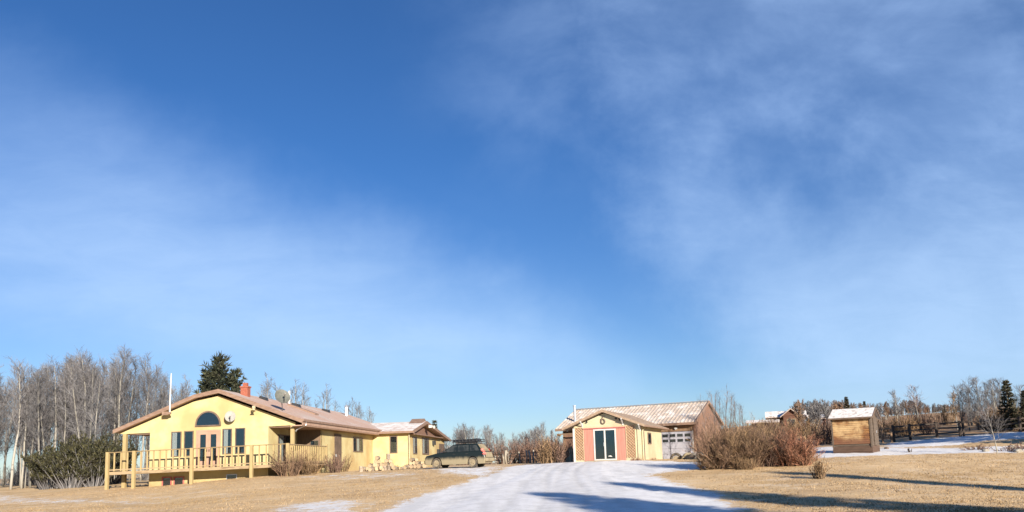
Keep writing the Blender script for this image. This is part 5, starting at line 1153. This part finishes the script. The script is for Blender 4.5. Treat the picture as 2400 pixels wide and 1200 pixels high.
# ------------------------------------------------------------------ firewood, tyres, stones
def log_proto():
    m = MB(); rnd = random.Random(2); n = 14; r = .17; L = .42; rr = [r * rnd.uniform(.9, 1.08) for _ in range(n)]
    ring = lambda y, k: [(k * rr[j] * math.cos(2 * math.pi * j / n), y, k * rr[j] * math.sin(2 * math.pi * j / n)) for j in range(n)]
    m.mi = 0; m.add(ring(-L / 2, 1) + ring(L / 2, 1), [(j, (j + 1) % n, n + (j + 1) % n, n + j) for j in range(n)])
    m.mi = 1; m.add(ring(-L / 2 - .002, .97), [tuple(range(n))]); m.add(ring(L / 2 + .002, .97), [tuple(range(n))[::-1]])
    o = m.build('firewood_log', ['bark', 'cut_end']); return o
LOG = log_proto()
def firewood():
    rnd = random.Random(12); first = [True]
    GF = 'cut firewood rounds heaped in front of the house'
    def place(x, y, z, s, rx, rz, lab):
        if first[0]: o = LOG; first[0] = False
        else: o = LOG.copy(); C.objects.link(o)
        o.location = (x, y, z); o.rotation_euler = (rx, rnd.uniform(0, 6.28) if False else 0, rz); o.scale = (s, rnd.uniform(.8, 1.2), s)
        tag(o, lab, 'log', GF)
    def row(pxs, Y, level, lab, smin=.75, smax=1.2, up=.27):
        for px in pxs:
            x = sx(px, Y); y = Y + rnd.uniform(-.06, .06); s = rnd.uniform(smin, smax); tip = rnd.random() < .2
            place(x, y, H(x, y) + (.21 * rnd.uniform(.8, 1.0) if tip else .16 * s) + level * up, s, R_(90) if tip else rnd.uniform(-.12, .12), rnd.uniform(-.6, .6), lab)
    a = 'sawn firewood round in the larger heap against the yellow wing'
    row([853, 863, 873, 882, 891, 901, 911, 921], 61.0, 0, a, .85, 1.15); row([873, 884, 895, 906, 915], 61.45, 0, a, .85, 1.15)
    row([868, 878, 887, 896, 906, 916], 61.1, 1, a, .8, 1.1); row([882, 888, 907, 914], 61.2, 2, a, .8, 1.0); row([885, 910], 61.2, 3, a, .7, .95); row([868, 898, 926, 846], 60.2, 0, a, .6, .9)
    b = 'sawn firewood round in the smaller heap by the car bonnet'
    row([957, 966, 975, 984, 992], 61.8, 0, b, .85, 1.1); row([962, 970, 979, 987], 61.9, 1, b, .75, 1.0); row([967, 976], 61.9, 2, b, .65, .85); row([936, 944, 951], 61.2, 0, b, .55, .8)
firewood()

def stones():
    def blob(seed, r, flat):
        rnd = random.Random(seed); bm = bmesh.new(); bmesh.ops.create_icosphere(bm, subdivisions=3, radius=r)
        off = [Vector((rnd.uniform(-9, 9), rnd.uniform(-9, 9), rnd.uniform(-9, 9))) for _ in range(3)]
        from mathutils import noise
        for v in bm.verts:
            k = 1 + .28 * noise.noise(v.co * (1.6 / r) + off[0]) + .10 * noise.noise(v.co * (4 / r) + off[1]); v.co = v.co * k; v.co.z *= flat
        m = MB(); vs = [tuple(v.co) for v in bm.verts]; bm.verts.index_update(); m.add(vs, [[v.index for v in f.verts] for f in bm.faces]); bm.free(); return m
    GR = 'pale boulders before the garage door'
    for i, (px, Y, r) in enumerate(((1622, 54.5, .42), (1634, 53.5, .5), (1642, 52.5, .42), (1610, 55.0, .33), (1598, 55.6, .24))):
        o = blob(i, r, .72).build('boulder', 'boulder', smooth=True); x = sx(px, Y); o.location = (x, Y, H(x, Y) + r * .25)
        tag(o, ('pale boulder second from the right before the garage door', 'largest pale boulder before the garage door', 'pale boulder touching the big bush', 'middling pale boulder left of the large ones', 'smallest pale boulder beside the half buried tyre')[i], 'boulder', GR)
    for i, (px, Y) in enumerate(((1585, 55.0), (1613, 54.3))):
        x = sx(px, Y); t = thing('old_tyre', ('half buried dark tyre standing before the garage door', 'half buried pale tyre among the boulders')[i], 'tyre', (x, Y, H(x, Y)), -R_(20))
        m = MB(); ring = [(.34 * math.cos(a), 0, .02 + .34 * math.sin(a)) for a in [2 * math.pi * k / 24 for k in range(25)]]; m.tube(ring, .095, 8, cap=False); m.build('tread', ('tyre_rubber', 'car_mud')[i], t, smooth=True)
        m = MB(); m.tube([(0, -.03, .02), (0, .03, .02)], .22, 14); m.build('rim', 'rim_mud', t)
    for i, (px, py, r) in enumerate(((2078, 1052, .16), (2372, 1050, .22), (2310, 1058, .2), (2386, 1060, .25))):
        q = G(px, py, 20, 60); o = blob(20 + i, r, .6).build('field_stone', 'dark_wood' if i == 0 else 'boulder', smooth=True); o.location = (q[0], q[1], q[2] + r * .2)
        tag(o, ('small dark stone in the snow right of the plank shed', 'grey stone in the brush at the right edge', 'grey stone left of the small pale tree', 'grey stone right of the small pale tree')[i], 'stone')
    q = G(2133, 1060, 20, 60); o = bare_shrub('dead_plant', 'lone dark twig sticking out of the snow right of the shed', 'plant', 300, .4, .15, 9, 4, 2, 'fence_dark', .015); put(o, q[0], q[1])
stones()

# leftover helper keys
for o in bpy.data.objects:
    for k in ('_z', '_used'):
        if k in o: del o[k]
